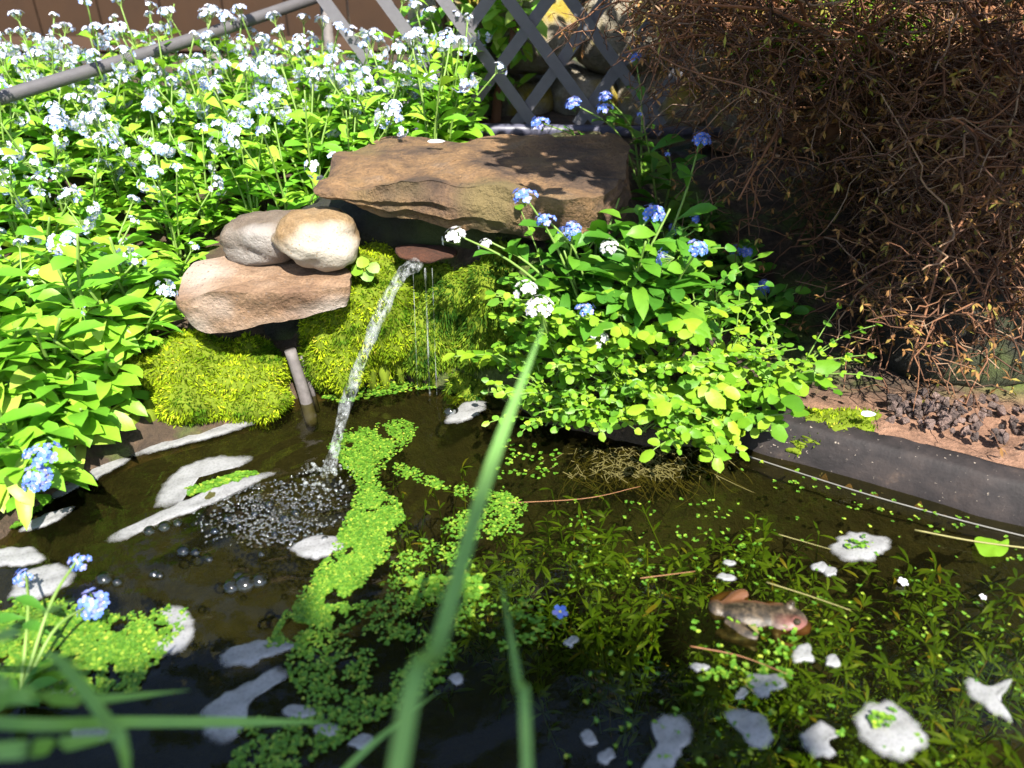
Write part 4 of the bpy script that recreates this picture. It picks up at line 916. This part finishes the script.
for i in range(10):
    mb = MB(); main = wander(Vector((random.uniform(-.1, .1), 0, .4)), Vector((random.uniform(.2, 1.1), .52, random.uniform(.58, .8))) - bx0, 14, .1, .1); tube(mb, main, .006, .002, 6)
    mb.build('branch', M['twig'], bush)
# leafy shrubs behind: many small leaves through the volume
def shrub(name, c, dims, n, label, L, m, cat='shrub', dens=.0):
    root = empty(name, (c[0], c[1], max(0, c[2] - dims[2]))); tag(root, label, cat); o0 = Vector(root.location); mb = MB(); tk = MB(); k = 0
    for i in range(7):
        e = Vector(c) - o0 + Vector((random.uniform(-.6, .6) * dims[0], random.uniform(-.5, .5) * dims[1], random.uniform(0, .7) * dims[2])); tube(tk, wander(Vector((random.uniform(-.05, .05), 0, -.05)), e, 9, .12), .010, .003, 6)
    tk.build('trunk', M['twig'], root)
    while k < n:
        d = Vector((random.uniform(-1, 1), random.uniform(-1, 1), random.uniform(-1, 1)))
        if d.length > 1 or noise.noise(d * 2.6 + Vector((c[0], 0, 3))) < dens - .12: continue
        p = Vector(c) - o0 + Vector((d.x * dims[0], d.y * dims[1], d.z * dims[2])); leaf(mb, p, (random.uniform(-1, 1), random.uniform(-1, .4), random.uniform(-.6, .8)), (0, -.3, 1), L * random.uniform(.6, 1.3), L * .45, .6, 3, .2, 0, 0); k += 1
    mb.build('crown', m, root); return root
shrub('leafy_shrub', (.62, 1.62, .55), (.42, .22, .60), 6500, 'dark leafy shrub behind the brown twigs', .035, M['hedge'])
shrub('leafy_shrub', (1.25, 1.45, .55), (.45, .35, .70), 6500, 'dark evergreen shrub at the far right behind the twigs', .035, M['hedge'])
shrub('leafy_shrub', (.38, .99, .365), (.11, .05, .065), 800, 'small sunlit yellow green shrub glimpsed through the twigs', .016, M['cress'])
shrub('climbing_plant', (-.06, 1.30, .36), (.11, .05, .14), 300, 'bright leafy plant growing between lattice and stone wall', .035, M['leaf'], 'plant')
shrub('evergreen_tree', (-.75, 2.9, 2.3), (1.0, .6, 1.5), 6500, 'added dark tree behind the timber fence, darkening the pond reflection', .08, M['hedge'], 'tree', .05)  # out of view, added to block sky from the left water's reflection
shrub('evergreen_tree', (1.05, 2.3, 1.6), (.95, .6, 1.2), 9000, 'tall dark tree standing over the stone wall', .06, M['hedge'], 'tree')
# unseen tree added in place of the viewer's shadow on the near water
t = empty('shade_stand_in', (1.0, -2.4, 0)); tag(t, 'added tree behind the viewpoint, standing in for what shades the near water', 'tree')
mb = MB(); tube(mb, spline([(0, 0, -.05), (.05, .05, .8), (-.1, .2, 1.6), (-.5, .6, 2.1)], 16), .07, .03, 8); tube(mb, spline([(-.1, .2, 1.6), (-.7, .5, 2.0), (-1.4, .8, 2.15)], 10), .03, .012, 6); mb.build('trunk', M['twig'], t)
mb = MB(); S0 = Vector((1.0, -2.4, 0))
for i in range(5200):
    z = random.uniform(1.95, 2.25); sh = z / math.tan(SUN_EL); ux, uy = SUN_DIR.x / math.hypot(SUN_DIR.x, SUN_DIR.y), SUN_DIR.y / math.hypot(SUN_DIR.x, SUN_DIR.y)
    gx_, gy_ = random.uniform(-.72, .16), random.uniform(-.5, .46)
    if gy_ > (.40 if gx_ > -.2 else .33) + .05 * nz(gx_ * 6, 2): continue
    p = Vector((gx_ + ux * sh, gy_ + uy * sh, z)); leaf(mb, p - S0, (random.uniform(-1, 1), random.uniform(-1, 1), random.uniform(-.3, .3)), (0, 0, 1), random.uniform(.06, .10), .045, .3, 3, .1, 0, 0)
mb.build('crown', M['hedge'], t)

# ------------------------------------------------------------------ foreground grass blades
def blade(pts, w, label, fac=.5):
    P = spline(pts, 22); V = []; F = []; o0 = P[0].copy()
    for i, p in enumerate(P):
        d = P[min(i + 1, 21)] - P[max(i - 1, 0)]; d.normalize(); v = (p - Vector((0, 0, CAM_H))).normalized(); nrm = Vector((0, -.6, .8)); r = d.cross(nrm).normalized(); nn = r.cross(d); t = i / 21; ww = w * .5 * (1 if t < fac else max(.02, 1 - ((t - fac) / (1 - fac)) ** 1.6))
        V += [p - o0 - r * ww + nn * ww * .35, p - o0, p - o0 + r * ww + nn * ww * .35]
    for i in range(21): k = i * 3; F += [(k, k + 1, k + 4, k + 3), (k + 1, k + 2, k + 5, k + 4)]
    mb = MB(); mb.add(V, F); o = mb.build('grass_blade', M['grass']); o.location = o0; return tag(o, label, 'grass blade')
blade([Vector((-.07, .02, .02)), Q(398, 768, .25), Q(440, 640, .28), Q(490, 470, .33), Q(545, 322, .40)], .0056, 'long blurred grass blade rising through the middle of the view', .75)
blade([Vector((.01, .02, .02)), Q(527, 768, .30), Q(518, 680, .32), Q(500, 575, .36)], .0038, 'short thin grass blade right of the long one')
blade([W(300, 830), Q(350, 765, .42), Q(440, 690, .46)], .0035, 'thin grass stem crossing behind the long blade')
blade([W(-120, 700), Q(-10, 722, .40), Q(130, 722, .42), Q(260, 722, .44), Q(330, 722, .46)], .0048, 'long flat grass blade lying across the lower left', .6)
blade([W(-150, 760), Q(-10, 752, .36), Q(60, 745, .38), Q(125, 735, .40)], .006, 'lowest broad grass blade in the bottom left corner', .6)
blade([W(120, 860), Q(128, 765, .34), Q(100, 710, .36), Q(60, 660, .38), Q(40, 655, .38)], .005, 'dark bent grass blade arching over the left duckweed', .6)
blade([W(-120, 720), Q(-15, 690, .36), Q(20, 668, .38), Q(50, 655, .40)], .007, 'broad green blade at the left frame edge')
blade([W(-160, 660), Q(-15, 640, .40), Q(40, 615, .42), Q(75, 600, .44)], .005, 'pale green blade below the white foam at left')
blade([W(-60, 740), Q(0, 700, .38), Q(90, 700, .41), Q(190, 690, .44)], .006, 'slim green blade above the long flat one at left', .4)
